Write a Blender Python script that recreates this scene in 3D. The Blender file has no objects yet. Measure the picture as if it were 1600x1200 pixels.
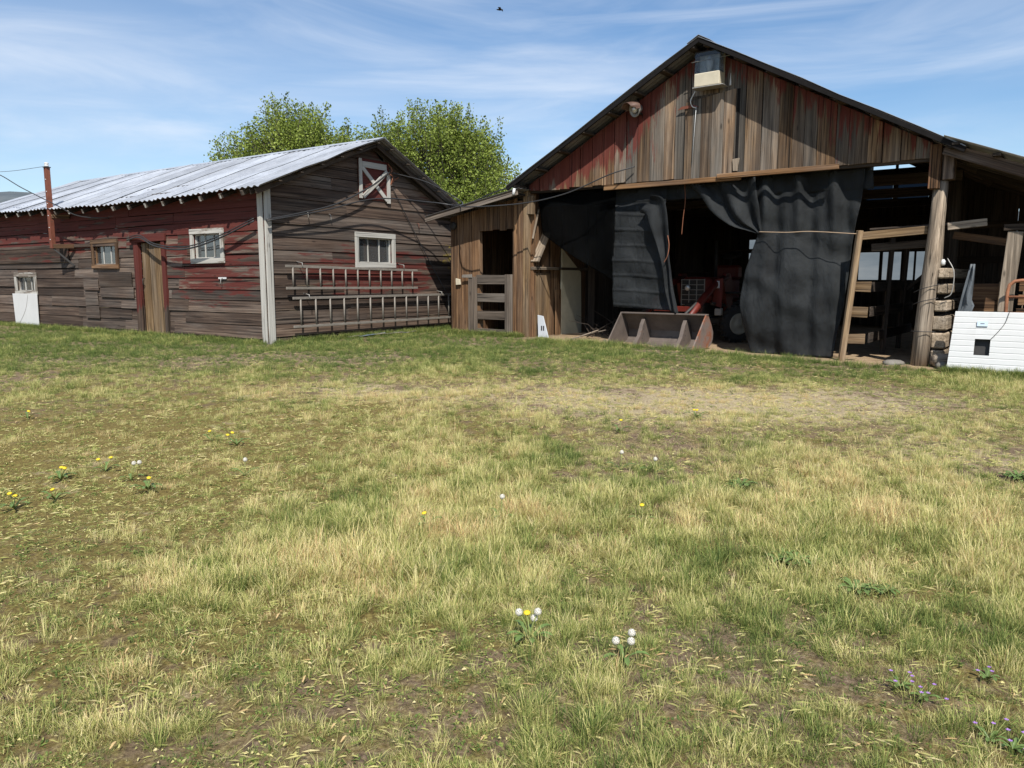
import bpy, bmesh, math, random
import numpy as np
from mathutils import Vector, Matrix, noise as mnoise
random.seed(7); rng = np.random.default_rng(7)
R_ = math.radians
sc = bpy.context.scene
COL = sc.collection
# ------------------------------------------------------------------ camera, sky, sun, exposure
PITCH = math.atan2(164, 1200)
cd = bpy.data.cameras.new('camera'); cam = bpy.data.objects.new('camera', cd); COL.objects.link(cam)
cam.location = (0, 0, 1.2); cam.rotation_euler = (math.pi/2 - PITCH, 0, 0)
cd.sensor_width = 36; cd.lens = 27; cd.clip_end = 6000; cd.clip_start = .05
sc.camera = cam
SUN_AZ, SUN_EL = 276.0, 50.0
world = bpy.data.worlds.new('World'); sc.world = world; world.use_nodes = True
def build_sky():
    nt = world.node_tree; nt.nodes.clear(); N = nt.nodes.new; Lk = nt.links.new
    out = N('ShaderNodeOutputWorld'); bg = N('ShaderNodeBackground'); bg.inputs['Strength'].default_value = .075
    sky = N('ShaderNodeTexSky'); sky.sky_type = 'NISHITA'; sky.sun_disc = False
    sky.sun_elevation = R_(SUN_EL); sky.sun_rotation = R_(90 - SUN_AZ)
    sky.air_density = 1.0; sky.dust_density = .35; sky.ozone_density = 3.0
    tc = N('ShaderNodeTexCoord')
    def streak(rot, scale, nscale, detail, lo, hi, seed):
        mp = N('ShaderNodeMapping'); mp.inputs['Rotation'].default_value = (0, R_(rot), 0)
        mp.inputs['Scale'].default_value = scale; mp.inputs['Location'].default_value = (seed, seed*.7, seed*.3)
        Lk(tc.outputs['Generated'], mp.inputs['Vector'])
        nz = N('ShaderNodeTexNoise'); nz.inputs['Scale'].default_value = nscale; nz.inputs['Detail'].default_value = detail
        nz.inputs['Roughness'].default_value = .58; nz.inputs['Distortion'].default_value = .5
        Lk(mp.outputs['Vector'], nz.inputs['Vector'])
        mr = N('ShaderNodeMapRange'); mr.interpolation_type = 'SMOOTHSTEP'
        mr.inputs['From Min'].default_value = lo; mr.inputs['From Max'].default_value = hi
        Lk(nz.outputs['Fac'], mr.inputs['Value']); return mr.outputs['Result']
    a = streak(7, (1.1, 1.1, 5.5), 2.2, 6, .38, .82, 3.1)
    b = streak(9, (1.0, 1.0, 9.0), 1.7, 7, .44, .80, 8.4)
    c = streak(4, (1.0, 1.0, 4.0), 1.3, 3, .30, .75, 1.7)
    m1 = N('ShaderNodeMath'); m1.operation = 'MAXIMUM'; Lk(a, m1.inputs[0]); Lk(b, m1.inputs[1])
    m2 = N('ShaderNodeMath'); m2.operation = 'MULTIPLY_ADD'; Lk(m1.outputs[0], m2.inputs[0]); m2.inputs[1].default_value = .52
    m3 = N('ShaderNodeMath'); m3.operation = 'MULTIPLY'; Lk(c, m3.inputs[0]); m3.inputs[1].default_value = .30
    Lk(m3.outputs[0], m2.inputs[2])
    mix = N('ShaderNodeMix'); mix.data_type = 'RGBA'; Lk(m2.outputs[0], mix.inputs['Factor'])
    hs = N('ShaderNodeHueSaturation'); hs.inputs['Saturation'].default_value = 1.12; hs.inputs['Value'].default_value = 1.42
    Lk(sky.outputs[0], hs.inputs['Color'])
    Lk(hs.outputs[0], mix.inputs['A']); mix.inputs['B'].default_value = (9.0, 9.7, 10.8, 1)
    Lk(mix.outputs['Result'], bg.inputs['Color']); Lk(bg.outputs[0], out.inputs['Surface'])
build_sky()
def azv(a): return Vector((math.cos(R_(a)), math.sin(R_(a)), 0))
tosun = azv(SUN_AZ)*math.cos(R_(SUN_EL)) + Vector((0, 0, math.sin(R_(SUN_EL))))
sl = bpy.data.lights.new('sun', 'SUN'); sl.energy = 5.0; sl.angle = R_(.53); sl.color = (1, .955, .88)
so = bpy.data.objects.new('sun', sl); COL.objects.link(so); so.rotation_euler = tosun.to_track_quat('Z', 'Y').to_euler(); so.location = (6, -8, 14)
sc.view_settings.view_transform = 'Standard'; sc.view_settings.look = 'None'; sc.view_settings.gamma = 1
sc.view_settings.exposure = 0.38
sc.cycles.max_bounces = 6; sc.cycles.diffuse_bounces = 3; sc.cycles.transparent_max_bounces = 8
sc.render.resolution_x = 1024; sc.render.resolution_y = 768

# ------------------------------------------------------------------ helpers
Z = Vector((0, 0, 1)); I4 = Matrix.Identity(4); WM = {}
def link(o, parent=None, M=None):
    COL.objects.link(o); M = M or I4
    if parent is not None:
        o.parent = parent; o.matrix_basis = WM[parent].inverted() @ M
    else: o.matrix_basis = M
    WM[o] = M.copy(); return o
def tag(o, label, cat, group=None):
    o['label'] = label; o['category'] = cat
    if group: o['group'] = group
    return o
def thing(name, loc, label, cat, group=None):
    return tag(link(bpy.data.objects.new(name, None), None, Matrix.Translation(Vector(loc))), label, cat, group)
def basis(O, ex, ey, ez):
    M = Matrix.Identity(4)
    for i, v in enumerate((ex, ey, ez)):
        M[0][i], M[1][i], M[2][i] = v
    M[0][3], M[1][3], M[2][3] = O
    return M
def bm_obj(name, bm, mat, parent=None, M=None, smooth=False, paint=None):
    bmesh.ops.recalc_face_normals(bm, faces=bm.faces)
    me = bpy.data.meshes.new(name); bm.to_mesh(me); bm.free()
    return me_obj(name, me, mat, parent, M, smooth, paint)
def me_obj(name, me, mat, parent=None, M=None, smooth=False, paint=None):
    if mat: me.materials.append(mat)
    if smooth: me.polygons.foreach_set('use_smooth', [True]*len(me.polygons))
    o = bpy.data.objects.new(name, me); link(o, parent, M)
    if paint is not None:
        at = me.attributes.new('paint', 'FLOAT', 'POINT'); M = M or I4
        pv = [paint(M @ v.co) if callable(paint) else paint for v in me.vertices]
        if isinstance(pv[0], tuple):
            me.attributes.new('lichen', 'FLOAT', 'POINT').data.foreach_set('value', [q[1] for q in pv]); at = me.attributes['paint']; pv = [q[0] for q in pv]
        at.data.foreach_set('value', pv)
    return o
class Fr:
    def __init__(s, O, ax, n): s.O, s.ax, s.n = Vector(O), ax, n
    def P(s, a, z, d=0): p = s.O + s.ax*a + s.n*d; return Vector((p.x, p.y, s.O.z + z))
    def inv(s, p): q = Vector(p) - s.O; return q.dot(s.ax), p[2], q.dot(s.n)
def slab(name, poly, fr, d0, d1, mat, parent=None, horiz=True, bev=.004, paint=None, warp=0., lap=0.):
    zlo, zhi = min(p[1] for p in poly), max(p[1] for p in poly)
    c = fr.P(sum(p[0] for p in poly)/len(poly), sum(p[1] for p in poly)/len(poly), (d0+d1)/2)
    ex = fr.ax if horiz else Z; ez = fr.n; ey = ez.cross(ex)
    M = basis(c, ex, ey, ez); Mi = M.inverted(); bm = bmesh.new()
    lo = [bm.verts.new(Mi @ fr.P(p[0], p[1], d0)) for p in poly]
    hi = [bm.verts.new(Mi @ fr.P(p[0], p[1], d1 + random.uniform(-warp, warp) + lap*(zhi-p[1])/(zhi-zlo))) for p in poly]
    bm.faces.new(lo); bm.faces.new(hi); n = len(poly)
    for i in range(n): bm.faces.new((lo[i], lo[(i+1) % n], hi[(i+1) % n], hi[i]))
    if bev: bmesh.ops.bevel(bm, geom=list(bm.edges), offset=bev, segments=1, affect='EDGES', clamp_overlap=True)
    if callable(paint):
        xs = [v.co.x for v in bm.verts]; x = min(xs)+.45
        while x < max(xs)-.15:
            bmesh.ops.bisect_plane(bm, geom=list(bm.verts)+list(bm.edges)+list(bm.faces), plane_co=(x, 0, 0), plane_no=(1, 0, 0)); x += .45
    return bm_obj(name, bm, mat, parent, M, paint=paint)
def rect(a0, a1, z0, z1, j=0.):
    r = lambda: random.uniform(-j, j)
    return [(a0+r(), z0+r()), (a1+r(), z0+r()), (a1+r(), z1+r()), (a0+r(), z1+r())]
def beam(name, p0, p1, w, h, mat, parent=None, side=None, bev=.006, paint=None, taper=1.):
    p0, p1 = Vector(p0), Vector(p1); ex = (p1-p0).normalized(); L = (p1-p0).length
    ref = Vector(side) if side is not None else (Z if abs(ex.z) < .9 else Vector((1, 0, 0)))
    ey = ref.cross(ex).normalized() if abs(ref.normalized().dot(ex)) < .999 else Vector((0, 1, 0)); ez = ex.cross(ey)
    M = basis(p0, ex, ey, ez); bm = bmesh.new(); v = []
    for x, k in ((0, 1), (L, taper)):
        for y, z in ((-w/2, -h/2), (w/2, -h/2), (w/2, h/2), (-w/2, h/2)): v.append(bm.verts.new((x, y*k, z*k)))
    for f in ((0, 1, 2, 3), (4, 5, 6, 7), (0, 1, 5, 4), (1, 2, 6, 5), (2, 3, 7, 6), (3, 0, 4, 7)): bm.faces.new([v[i] for i in f])
    if bev: bmesh.ops.bevel(bm, geom=list(bm.edges), offset=min(bev, w*.3, h*.3), segments=1, affect='EDGES')
    return bm_obj(name, bm, mat, parent, M, paint=paint)
def tube_bm(bm, pts, rad, seg=8, wob=0., cap=True):
    pts = [Vector(p) for p in pts]; n = len(pts); rings = []; prev = None
    for i, p in enumerate(pts):
        t = (pts[min(i+1, n-1)] - pts[max(i-1, 0)]).normalized()
        u = prev - t*prev.dot(t) if prev is not None else t.orthogonal()
        u = u.normalized() if u.length > 1e-5 else t.orthogonal().normalized(); prev = u; w = t.cross(u)
        r = rad[i] if hasattr(rad, '__len__') else rad
        rings.append([bm.verts.new(p + (u*math.cos(6.2832*k/seg) + w*math.sin(6.2832*k/seg))*r*(1+random.uniform(-wob, wob))) for k in range(seg)])
    for a, b in zip(rings, rings[1:]):
        for k in range(seg): bm.faces.new((a[k], a[(k+1) % seg], b[(k+1) % seg], b[k]))
    if cap: bm.faces.new(rings[0]); bm.faces.new(rings[-1])
def tube(name, pts, rad, mat, parent=None, seg=8, wob=0., smooth=True):
    pts = [Vector(p) for p in pts]; ex = (pts[-1]-pts[0]).normalized()
    ey = ex.orthogonal().normalized(); M = basis(pts[0], ex, ey, ex.cross(ey)); Mi = M.inverted()
    bm = bmesh.new(); tube_bm(bm, [Mi @ p for p in pts], rad, seg, wob)
    return bm_obj(name, bm, mat, parent, M, smooth)
def curve(pts, n=40):                      # Catmull-Rom through the points
    P = [Vector(p) for p in pts]; P = [P[0]*2-P[1]] + P + [P[-1]*2-P[-2]]; out = []; m = len(P)-3
    for i in range(m):
        for k in range(n//m + 1):
            t = k/(n//m + 1); a, b, c, d = P[i:i+4]
            out.append(.5*((2*b) + (c-a)*t + (2*a-5*b+4*c-d)*t*t + (3*b-a-3*c+d)*t**3))
    out.append(P[-2]); return out
def disc_bm(bm, prof, seg=20, axis='X'):   # lathe of (x, r) profile round X
    rings = []
    for x, r in prof:
        rings.append([bm.verts.new((x, r*math.cos(6.2832*k/seg), r*math.sin(6.2832*k/seg))) for k in range(seg)])
    for a, b in zip(rings, rings[1:]):
        for k in range(seg): bm.faces.new((a[k], a[(k+1) % seg], b[(k+1) % seg], b[k]))
    bm.faces.new(rings[0]); bm.faces.new(rings[-1])
def lathe(name, prof, O, ax, mat, parent=None, seg=20, smooth=True):
    ax = Vector(ax).normalized(); ey = ax.orthogonal().normalized(); bm = bmesh.new(); disc_bm(bm, prof, seg)
    return bm_obj(name, bm, mat, parent, basis(Vector(O), ax, ey, ax.cross(ey)), smooth)
def sstep(a, b, x): t = min(1, max(0, (x-a)/(b-a))); return t*t*(3-2*t)

# ------------------------------------------------------------------ materials
def mat(name):
    m = bpy.data.materials.new(name); m.use_nodes = True; nt = m.node_tree
    return m, nt, nt.nodes['Principled BSDF'], nt.nodes.new, nt.links.new
def c4(c): return (c[0], c[1], c[2], 1)
def ramp(N, stops):
    r = N('ShaderNodeValToRGB'); e = r.color_ramp.elements
    while len(e) < len(stops): e.new(.5)
    for k, (p, c) in zip(e, stops): k.position = p; k.color = c4(c) if hasattr(c, '__len__') else (c, c, c, 1)
    return r
def noisy(N, Lk, vec, scale, nscale=1., detail=6, rough=.6, dist=0.):
    mp = N('ShaderNodeMapping'); mp.inputs['Scale'].default_value = scale if hasattr(scale, '__len__') else (scale,)*3
    Lk(vec, mp.inputs['Vector']); nz = N('ShaderNodeTexNoise'); nz.inputs['Scale'].default_value = nscale
    nz.inputs['Detail'].default_value = detail; nz.inputs['Roughness'].default_value = rough; nz.inputs['Distortion'].default_value = dist
    Lk(mp.outputs[0], nz.inputs['Vector']); return nz.outputs['Fac']
def math_(N, Lk, op, a, b, c=None):
    m = N('ShaderNodeMath'); m.operation = op
    for i, v in enumerate((a, b, c)):
        if v is None: continue
        if isinstance(v, (int, float)): m.inputs[i].default_value = v
        else: Lk(v, m.inputs[i])
    return m.outputs[0]
def mixc(N, Lk, f, a, b, mode='MIX'):
    m = N('ShaderNodeMix'); m.data_type = 'RGBA'; m.blend_type = mode
    for k, v in (('Factor', f), ('A', a), ('B', b)):
        if isinstance(v, (int, float)): m.inputs[k].default_value = v
        elif isinstance(v, tuple): m.inputs[k].default_value = c4(v)
        else: Lk(v, m.inputs[k])
    return m.outputs['Result']
def local_vec(N, Lk):
    tc = N('ShaderNodeTexCoord'); oi = N('ShaderNodeObjectInfo')
    cm = N('ShaderNodeCombineXYZ')
    Lk(math_(N, Lk, 'MULTIPLY', oi.outputs['Random'], 91.), cm.inputs[0]); Lk(math_(N, Lk, 'MULTIPLY', oi.outputs['Random'], 37.), cm.inputs[1]); Lk(math_(N, Lk, 'MULTIPLY', oi.outputs['Random'], 53.), cm.inputs[2])
    ad = N('ShaderNodeVectorMath'); ad.operation = 'ADD'; Lk(tc.outputs['Object'], ad.inputs[0]); Lk(cm.outputs[0], ad.inputs[1])
    return ad.outputs[0], oi.outputs['Random']
def wood(name, stops, grey=(.17, .155, .14), greymix=.5, red=(.13, .026, .02), bright=(.7, 1.25), worn=.55, grain=.8):
    m, nt, bs, N, Lk = mat(name); v, rnd = local_vec(N, Lk)
    s1 = noisy(N, Lk, v, (grain, 30, 30), 1, 8, .7, .3); s2 = noisy(N, Lk, v, (.45, 4, 4), 1, 4, .55); s3 = noisy(N, Lk, v, (3, 90, 90), 1, 4, .6)
    val = math_(N, Lk, 'ADD', math_(N, Lk, 'MULTIPLY', s1, .55), math_(N, Lk, 'ADD', math_(N, Lk, 'MULTIPLY', s2, .3), math_(N, Lk, 'MULTIPLY', s3, .15)))
    rp = ramp(N, stops); Lk(val, rp.inputs[0])
    gv = ramp(N, [(.36, tuple(x*.3 for x in grey)), (.5, grey), (.63, tuple(min(1, x*1.9) for x in grey))]); Lk(val, gv.inputs[0])
    g1 = noisy(N, Lk, v, (.7, 3, 3), 1.3, 3)
    gf = math_(N, Lk, 'ADD', math_(N, Lk, 'MULTIPLY', rnd, greymix), math_(N, Lk, 'MULTIPLY_ADD', g1, 1.6, -.8)); 
    cl = N('ShaderNodeClamp'); Lk(gf, cl.inputs[0])
    col = mixc(N, Lk, cl.outputs[0], rp.outputs[0], gv.outputs[0])
    r2 = math_(N, Lk, 'FRACT', math_(N, Lk, 'MULTIPLY', rnd, 17.3), 0)
    br = math_(N, Lk, 'MULTIPLY_ADD', r2, bright[1]-bright[0], bright[0])
    hs = N('ShaderNodeHueSaturation'); Lk(col, hs.inputs['Color']); Lk(br, hs.inputs['Value']); col = hs.outputs[0]
    # flaking paint
    at = N('ShaderNodeAttribute'); at.attribute_name = 'paint'
    pn = noisy(N, Lk, v, (1.1, 9, 9), 1, 7, .62, .3)
    pm = N('ShaderNodeMapRange'); pm.inputs['From Min'].default_value = .47; pm.inputs['From Max'].default_value = worn
    Lk(math_(N, Lk, 'ADD', pn, math_(N, Lk, 'MULTIPLY_ADD', at.outputs['Fac'], .62, -.38)), pm.inputs['Value'])
    pv = mixc(N, Lk, s1, tuple(x*.55 for x in red), tuple(x*1.5 for x in red))
    col = mixc(N, Lk, math_(N, Lk, 'MULTIPLY', pm.outputs[0], .88), col, pv)
    la = N('ShaderNodeAttribute'); la.attribute_name = 'lichen'; lm = N('ShaderNodeMapRange'); lm.inputs['From Min'].default_value = .5; lm.inputs['From Max'].default_value = .62
    Lk(math_(N, Lk, 'ADD', noisy(N, Lk, v, (6, 9, 9), 1, 6, .65), math_(N, Lk, 'MULTIPLY_ADD', la.outputs['Fac'], .5, -.35)), lm.inputs['Value'])
    col = mixc(N, Lk, math_(N, Lk, 'MULTIPLY', lm.outputs[0], .8), col, (.3, .23, .035))
    # cracks and nail-dark streaks
    cr = noisy(N, Lk, v, (.55, 42, 42), 1, 3, .5, .1); crr = ramp(N, [(.33, .16), (.40, 1.)]); Lk(cr, crr.inputs[0])
    col = mixc(N, Lk, 1., col, crr.outputs[0], 'MULTIPLY')
    vo = N('ShaderNodeTexVoronoi'); vo.inputs['Scale'].default_value = 1; mp = N('ShaderNodeMapping'); mp.inputs['Scale'].default_value = (1.6, 5, 2); Lk(v, mp.inputs[0]); Lk(mp.outputs[0], vo.inputs['Vector'])
    kn = ramp(N, [(.05, .25), (.11, 1.)]); Lk(vo.outputs['Distance'], kn.inputs[0]); col = mixc(N, Lk, .8, col, kn.outputs[0], 'MULTIPLY')
    Lk(col, bs.inputs['Base Color']); bs.inputs['Roughness'].default_value = .85; bs.inputs['Specular IOR Level'].default_value = .25
    bp = N('ShaderNodeBump'); bp.inputs['Strength'].default_value = .75; bp.inputs['Distance'].default_value = .006
    Lk(math_(N, Lk, 'MULTIPLY', val, crr.outputs[0]), bp.inputs['Height']); Lk(bp.outputs[0], bs.inputs['Normal'])
    return m
W_SHED = wood('weathered_shed_board', [(.37, (.016, .0105, .008)), (.5, (.074, .049, .036)), (.63, (.18, .132, .098))], greymix=.5, grey=(.088, .077, .068), bright=(.55, 1.45), red=(.092, .018, .014), grain=.4)
W_BARN = wood('weathered_barn_board', [(.37, (.024, .013, .007)), (.5, (.125, .073, .038)), (.63, (.34, .215, .11))], greymix=.95, grey=(.135, .12, .102), bright=(.55, 1.5), red=(.115, .024, .018), grain=.55)
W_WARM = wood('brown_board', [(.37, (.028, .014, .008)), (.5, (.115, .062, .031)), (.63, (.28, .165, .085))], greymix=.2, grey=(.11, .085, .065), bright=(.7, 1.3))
W_BEAM = wood('sawn_timber', [(.37, (.08, .038, .016)), (.5, (.2, .105, .046)), (.63, (.34, .2, .1))], greymix=.05, bright=(.8, 1.1))
W_GREY = wood('grey_timber', [(.37, (.05, .037, .026)), (.5, (.2, .155, .112)), (.63, (.42, .335, .25))], greymix=.5, grey=(.2, .172, .14))
W_DGREY = wood('old_grey_board', [(.37, (.03, .022, .017)), (.5, (.115, .09, .07)), (.63, (.24, .195, .155))], greymix=.7, grey=(.125, .11, .095), grain=.5)
W_TIE = wood('sunbleached_timber_end', [(.37, (.1, .075, .05)), (.5, (.3, .235, .165)), (.63, (.5, .4, .3))], greymix=.3, grey=(.3, .26, .21))
W_DARK = wood('dark_shaded_board', [(.37, (.012, .008, .006)), (.5, (.05, .036, .026)), (.63, (.11, .08, .06))], greymix=.4, grey=(.06, .054, .048))  # dark tone also paints shade on rafters, pen boards and deep barn wall
W_WHITE = wood('white_painted_board', [(.37, (.1, .08, .065)), (.5, (.2, .17, .14)), (.63, (.32, .28, .24))], greymix=.2, red=(.42, .41, .375), worn=.52)
def plain(name, col, rough=.6, metal=0., var=.25, nscale=6., bump=.2, spec=.4, rust=None, rustamt=.5, objvar=0.):
    m, nt, bs, N, Lk = mat(name); v, rnd = local_vec(N, Lk)
    n1 = noisy(N, Lk, v, nscale, 1, 8, .65); n2 = noisy(N, Lk, v, nscale*7, 1, 4)
    rp = ramp(N, [(.25, tuple(x*(1-var) for x in col)), (.75, tuple(min(1, x*(1+var)) for x in col))]); Lk(n1, rp.inputs[0]); col2 = rp.outputs[0]
    if rust:
        rr = N('ShaderNodeMapRange'); rr.inputs['From Min'].default_value = rustamt; rr.inputs['From Max'].default_value = rustamt+.12
        Lk(math_(N, Lk, 'ADD', math_(N, Lk, 'MULTIPLY', n1, .75), math_(N, Lk, 'MULTIPLY', n2, .25)), rr.inputs['Value'])
        col2 = mixc(N, Lk, rr.outputs[0], col2, rust)
    if objvar:
        hs = N('ShaderNodeHueSaturation'); Lk(col2, hs.inputs['Color']); Lk(math_(N, Lk, 'MULTIPLY_ADD', rnd, 2*objvar, 1-objvar), hs.inputs['Value']); col2 = hs.outputs[0]
    Lk(col2, bs.inputs['Base Color']); bs.inputs['Metallic'].default_value = metal; bs.inputs['Specular IOR Level'].default_value = spec
    r2 = math_(N, Lk, 'MULTIPLY_ADD', n2, .3, rough-.15); Lk(r2, bs.inputs['Roughness'])
    if bump:
        bp = N('ShaderNodeBump'); bp.inputs['Strength'].default_value = bump; bp.inputs['Distance'].default_value = .004; Lk(n2, bp.inputs['Height']); Lk(bp.outputs[0], bs.inputs['Normal'])
    return m
M_ROOF = plain('galvanised_sheet', (.5, .52, .55), .42, .6, .3, 1.6, .1, .5, (.2, .15, .12), .64, .2)
M_ROOFD = plain('old_roof_sheet', (.2, .2, .21), .6, .4, .3, 2.5, .1, .4, (.12, .07, .045), .55)
M_TAR = plain('tar_edge', (.012, .011, .011), .9, 0, .3, spec=.1)
M_BLACK = plain('black_cable', (.03, .03, .031), .4, 0, .2)
M_ALU = plain('weathered_aluminium', (.2, .18, .155), .6, .1, .25, 8)
M_RUSTRED = plain('rusty_red_steel', (.15, .05, .03), .75, 0, .35, 9, .3, .3, (.09, .045, .03), .55)
M_STEEL = plain('worn_bucket_steel', (.125, .1, .085), .6, .15, .3, 5, .3, .35, (.13, .075, .05), .58)
M_TRED = plain('tractor_red_paint', (.11, .014, .009), .5, 0, .3, 5, .1, .4, (.12, .06, .035), .58)
M_TYRE = plain('tyre_rubber', (.025, .024, .023), .85, 0, .3)
M_RIM = plain('cream_rim', (.3, .275, .22), .6, 0, .25, 8, .2, .4, (.2, .12, .07), .6)
M_WHITE = plain('chalky_white_paint', (.55, .555, .55), .55, 0, .06, 3, .1)
M_IVORY = plain('aged_ivory_plastic', (.5, .45, .34), .5, 0, .12, 6)
M_INSUL = plain('cream_foam_sheet', (.46, .42, .31), .8, 0, .15, 4)
M_WIRE = plain('grey_wire', (.3, .29, .27), .5, .3, .2)
M_ROPE = plain('orange_twine', (.22, .085, .045), .85, 0, .3, 20)
M_TWINE = plain('tan_twine', (.42, .3, .2), .85, 0, .2, 20)
M_HOOD = plain('brown_lamp_hood', (.1, .055, .04), .6, .1, .3)
M_DARKMET = plain('dark_steel', (.035, .033, .032), .6, .2, .3)
M_BLUE = plain('blue_grey_plastic', (.12, .16, .2), .6, 0, .4, 6)
M_VENT = plain('blue_grey_cover', (.5, .6, .7), .5, 0, .08)
M_STONE = plain('grey_fieldstone', (.17, .155, .135), .85, 0, .3, 5, .5)
M_BIRD = plain('black_feathers', (.015, .015, .018), .7, 0, .2)
def m_glass():
    m, nt, bs, N, Lk = mat('old_window_glass'); out = nt.nodes['Material Output']
    g = N('ShaderNodeBsdfGlossy'); g.inputs['Roughness'].default_value = .06; g.inputs['Color'].default_value = (.9, .95, 1, 1)
    t = N('ShaderNodeBsdfTransparent'); t.inputs['Color'].default_value = (.5, .56, .58, 1)
    d = N('ShaderNodeBsdfDiffuse'); d.inputs['Color'].default_value = (.2, .22, .23, 1)
    fr = N('ShaderNodeFresnel'); fr.inputs['IOR'].default_value = 1.6
    a = N('ShaderNodeMixShader'); a.inputs[0].default_value = .22; Lk(t.outputs[0], a.inputs[1]); Lk(d.outputs[0], a.inputs[2])
    b = N('ShaderNodeMixShader'); Lk(math_(N, Lk, 'ADD', fr.outputs[0], .06), b.inputs[0]); Lk(a.outputs[0], b.inputs[1]); Lk(g.outputs[0], b.inputs[2])
    tc = N('ShaderNodeTexCoord'); bp = N('ShaderNodeBump'); bp.inputs['Strength'].default_value = .08; Lk(noisy(N, Lk, tc.outputs['Object'], 5), bp.inputs['Height']); Lk(bp.outputs[0], g.inputs['Normal'])
    Lk(b.outputs[0], out.inputs['Surface']); return m
M_GLASS = m_glass()
def m_cloth(name='black_shade_cloth', k=1., tr_=.12):
    m, nt, bs, N, Lk = mat(name); v, rnd = local_vec(N, Lk); out = nt.nodes['Material Output']
    n1 = noisy(N, Lk, v, 2.2, 1, 5); n2 = noisy(N, Lk, v, (60, 60, 220), 1, 2)
    rp = ramp(N, [(.36, (.007*k, .008*k, .009*k)), (.62, (.026*k, .029*k, .031*k))]); Lk(math_(N, Lk, 'ADD', math_(N, Lk, 'MULTIPLY', n1, .7), math_(N, Lk, 'MULTIPLY', n2, .3)), rp.inputs[0])
    Lk(rp.outputs[0], bs.inputs['Base Color']); bs.inputs['Roughness'].default_value = .75; bs.inputs['Specular IOR Level'].default_value = .22*k
    bp = N('ShaderNodeBump'); bp.inputs['Strength'].default_value = .9; bp.inputs['Distance'].default_value = .03
    Lk(math_(N, Lk, 'ADD', noisy(N, Lk, v, (9, 9, 4), 1, 6, .6, .6), math_(N, Lk, 'MULTIPLY', n2, .15)), bp.inputs['Height']); Lk(bp.outputs[0], bs.inputs['Normal'])
    tr = N('ShaderNodeBsdfTransparent'); mx = N('ShaderNodeMixShader'); mx.inputs[0].default_value = tr_
    Lk(bs.outputs[0], mx.inputs[1]); Lk(tr.outputs[0], mx.inputs[2]); Lk(mx.outputs[0], out.inputs['Surface']); return m
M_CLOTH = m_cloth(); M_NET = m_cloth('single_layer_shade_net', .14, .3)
def m_plastic():
    m, nt, bs, N, Lk = mat('cloudy_plastic_sheet'); out = nt.nodes['Material Output']
    t = N('ShaderNodeBsdfTransparent'); t.inputs['Color'].default_value = (.11, .14, .18, 1)
    d = N('ShaderNodeBsdfTranslucent'); d.inputs['Color'].default_value = (.1, .13, .17, 1); a = N('ShaderNodeMixShader'); a.inputs[0].default_value = .4
    Lk(t.outputs[0], a.inputs[1]); Lk(d.outputs[0], a.inputs[2]); Lk(a.outputs[0], out.inputs['Surface']); return m
M_PLASTIC = m_plastic()
def m_lens():
    m, nt, bs, N, Lk = mat('clear_lens'); out = nt.nodes['Material Output']
    g = N('ShaderNodeBsdfGlossy'); g.inputs['Roughness'].default_value = .12; t = N('ShaderNodeBsdfTransparent'); t.inputs['Color'].default_value = (.85, .88, .9, 1)
    fr = N('ShaderNodeFresnel'); fr.inputs['IOR'].default_value = 1.5; b = N('ShaderNodeMixShader'); Lk(math_(N, Lk, 'MULTIPLY', fr.outputs[0], .7), b.inputs[0]); Lk(t.outputs[0], b.inputs[1]); Lk(g.outputs[0], b.inputs[2])
    Lk(b.outputs[0], out.inputs['Surface']); return m
M_LENS = m_lens()
M_REFL = plain('lamp_reflector', (.72, .73, .74), .45, .6, .15, 10, 0)

# ------------------------------------------------------------------ ground
SA, BA = 145.3, 143.5
FL = Fr((-4.51, 14.22, 0), azv(SA), azv(SA+90))            # shed long wall
FG = Fr((-4.51, 14.22, 0), azv(SA-90), azv(SA-180))        # shed gable wall
FB = Fr((.35, 15.96, 0), -azv(BA), azv(BA+90))             # barn front
FBS = Fr((.35, 15.96, 0), -azv(BA+90), -azv(BA))           # barn left side wall: a = depth, n = into the barn
def gz(x, y, fine=True):
    z = -.36*(1 - sstep(1.0, 12.5, y)) - .10*sstep(1.5, 5.5, x)*sstep(6, 11, y)*(1-sstep(18, 22, y))
    if fine:
        k = 1 - .75*sstep(10.5, 12.5, y)
        z += k*(.035*mnoise.noise((x*.9, y*.9, 3.1)) + .016*mnoise.noise((x*3.1, y*3.1, 7.7)) + .008*mnoise.noise((x*8, y*8, 1.2)))
    return z
def px(u, v, z=None):                                        # a pixel of the photograph -> the point of the ground under it
    x, y = (u-800)/1200, -(v-600)/1200
    d = Vector((x, math.cos(PITCH)+y*math.sin(PITCH), -math.sin(PITCH)+y*math.cos(PITCH)))
    zz = 0 if z is None else z
    for _ in range(8):
        t = (zz-1.2)/d.z; p = Vector((0, 0, 1.2)) + d*t
        if z is None: zz = gz(p.x, p.y)
    return Vector((p.x, p.y, zz))
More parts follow.
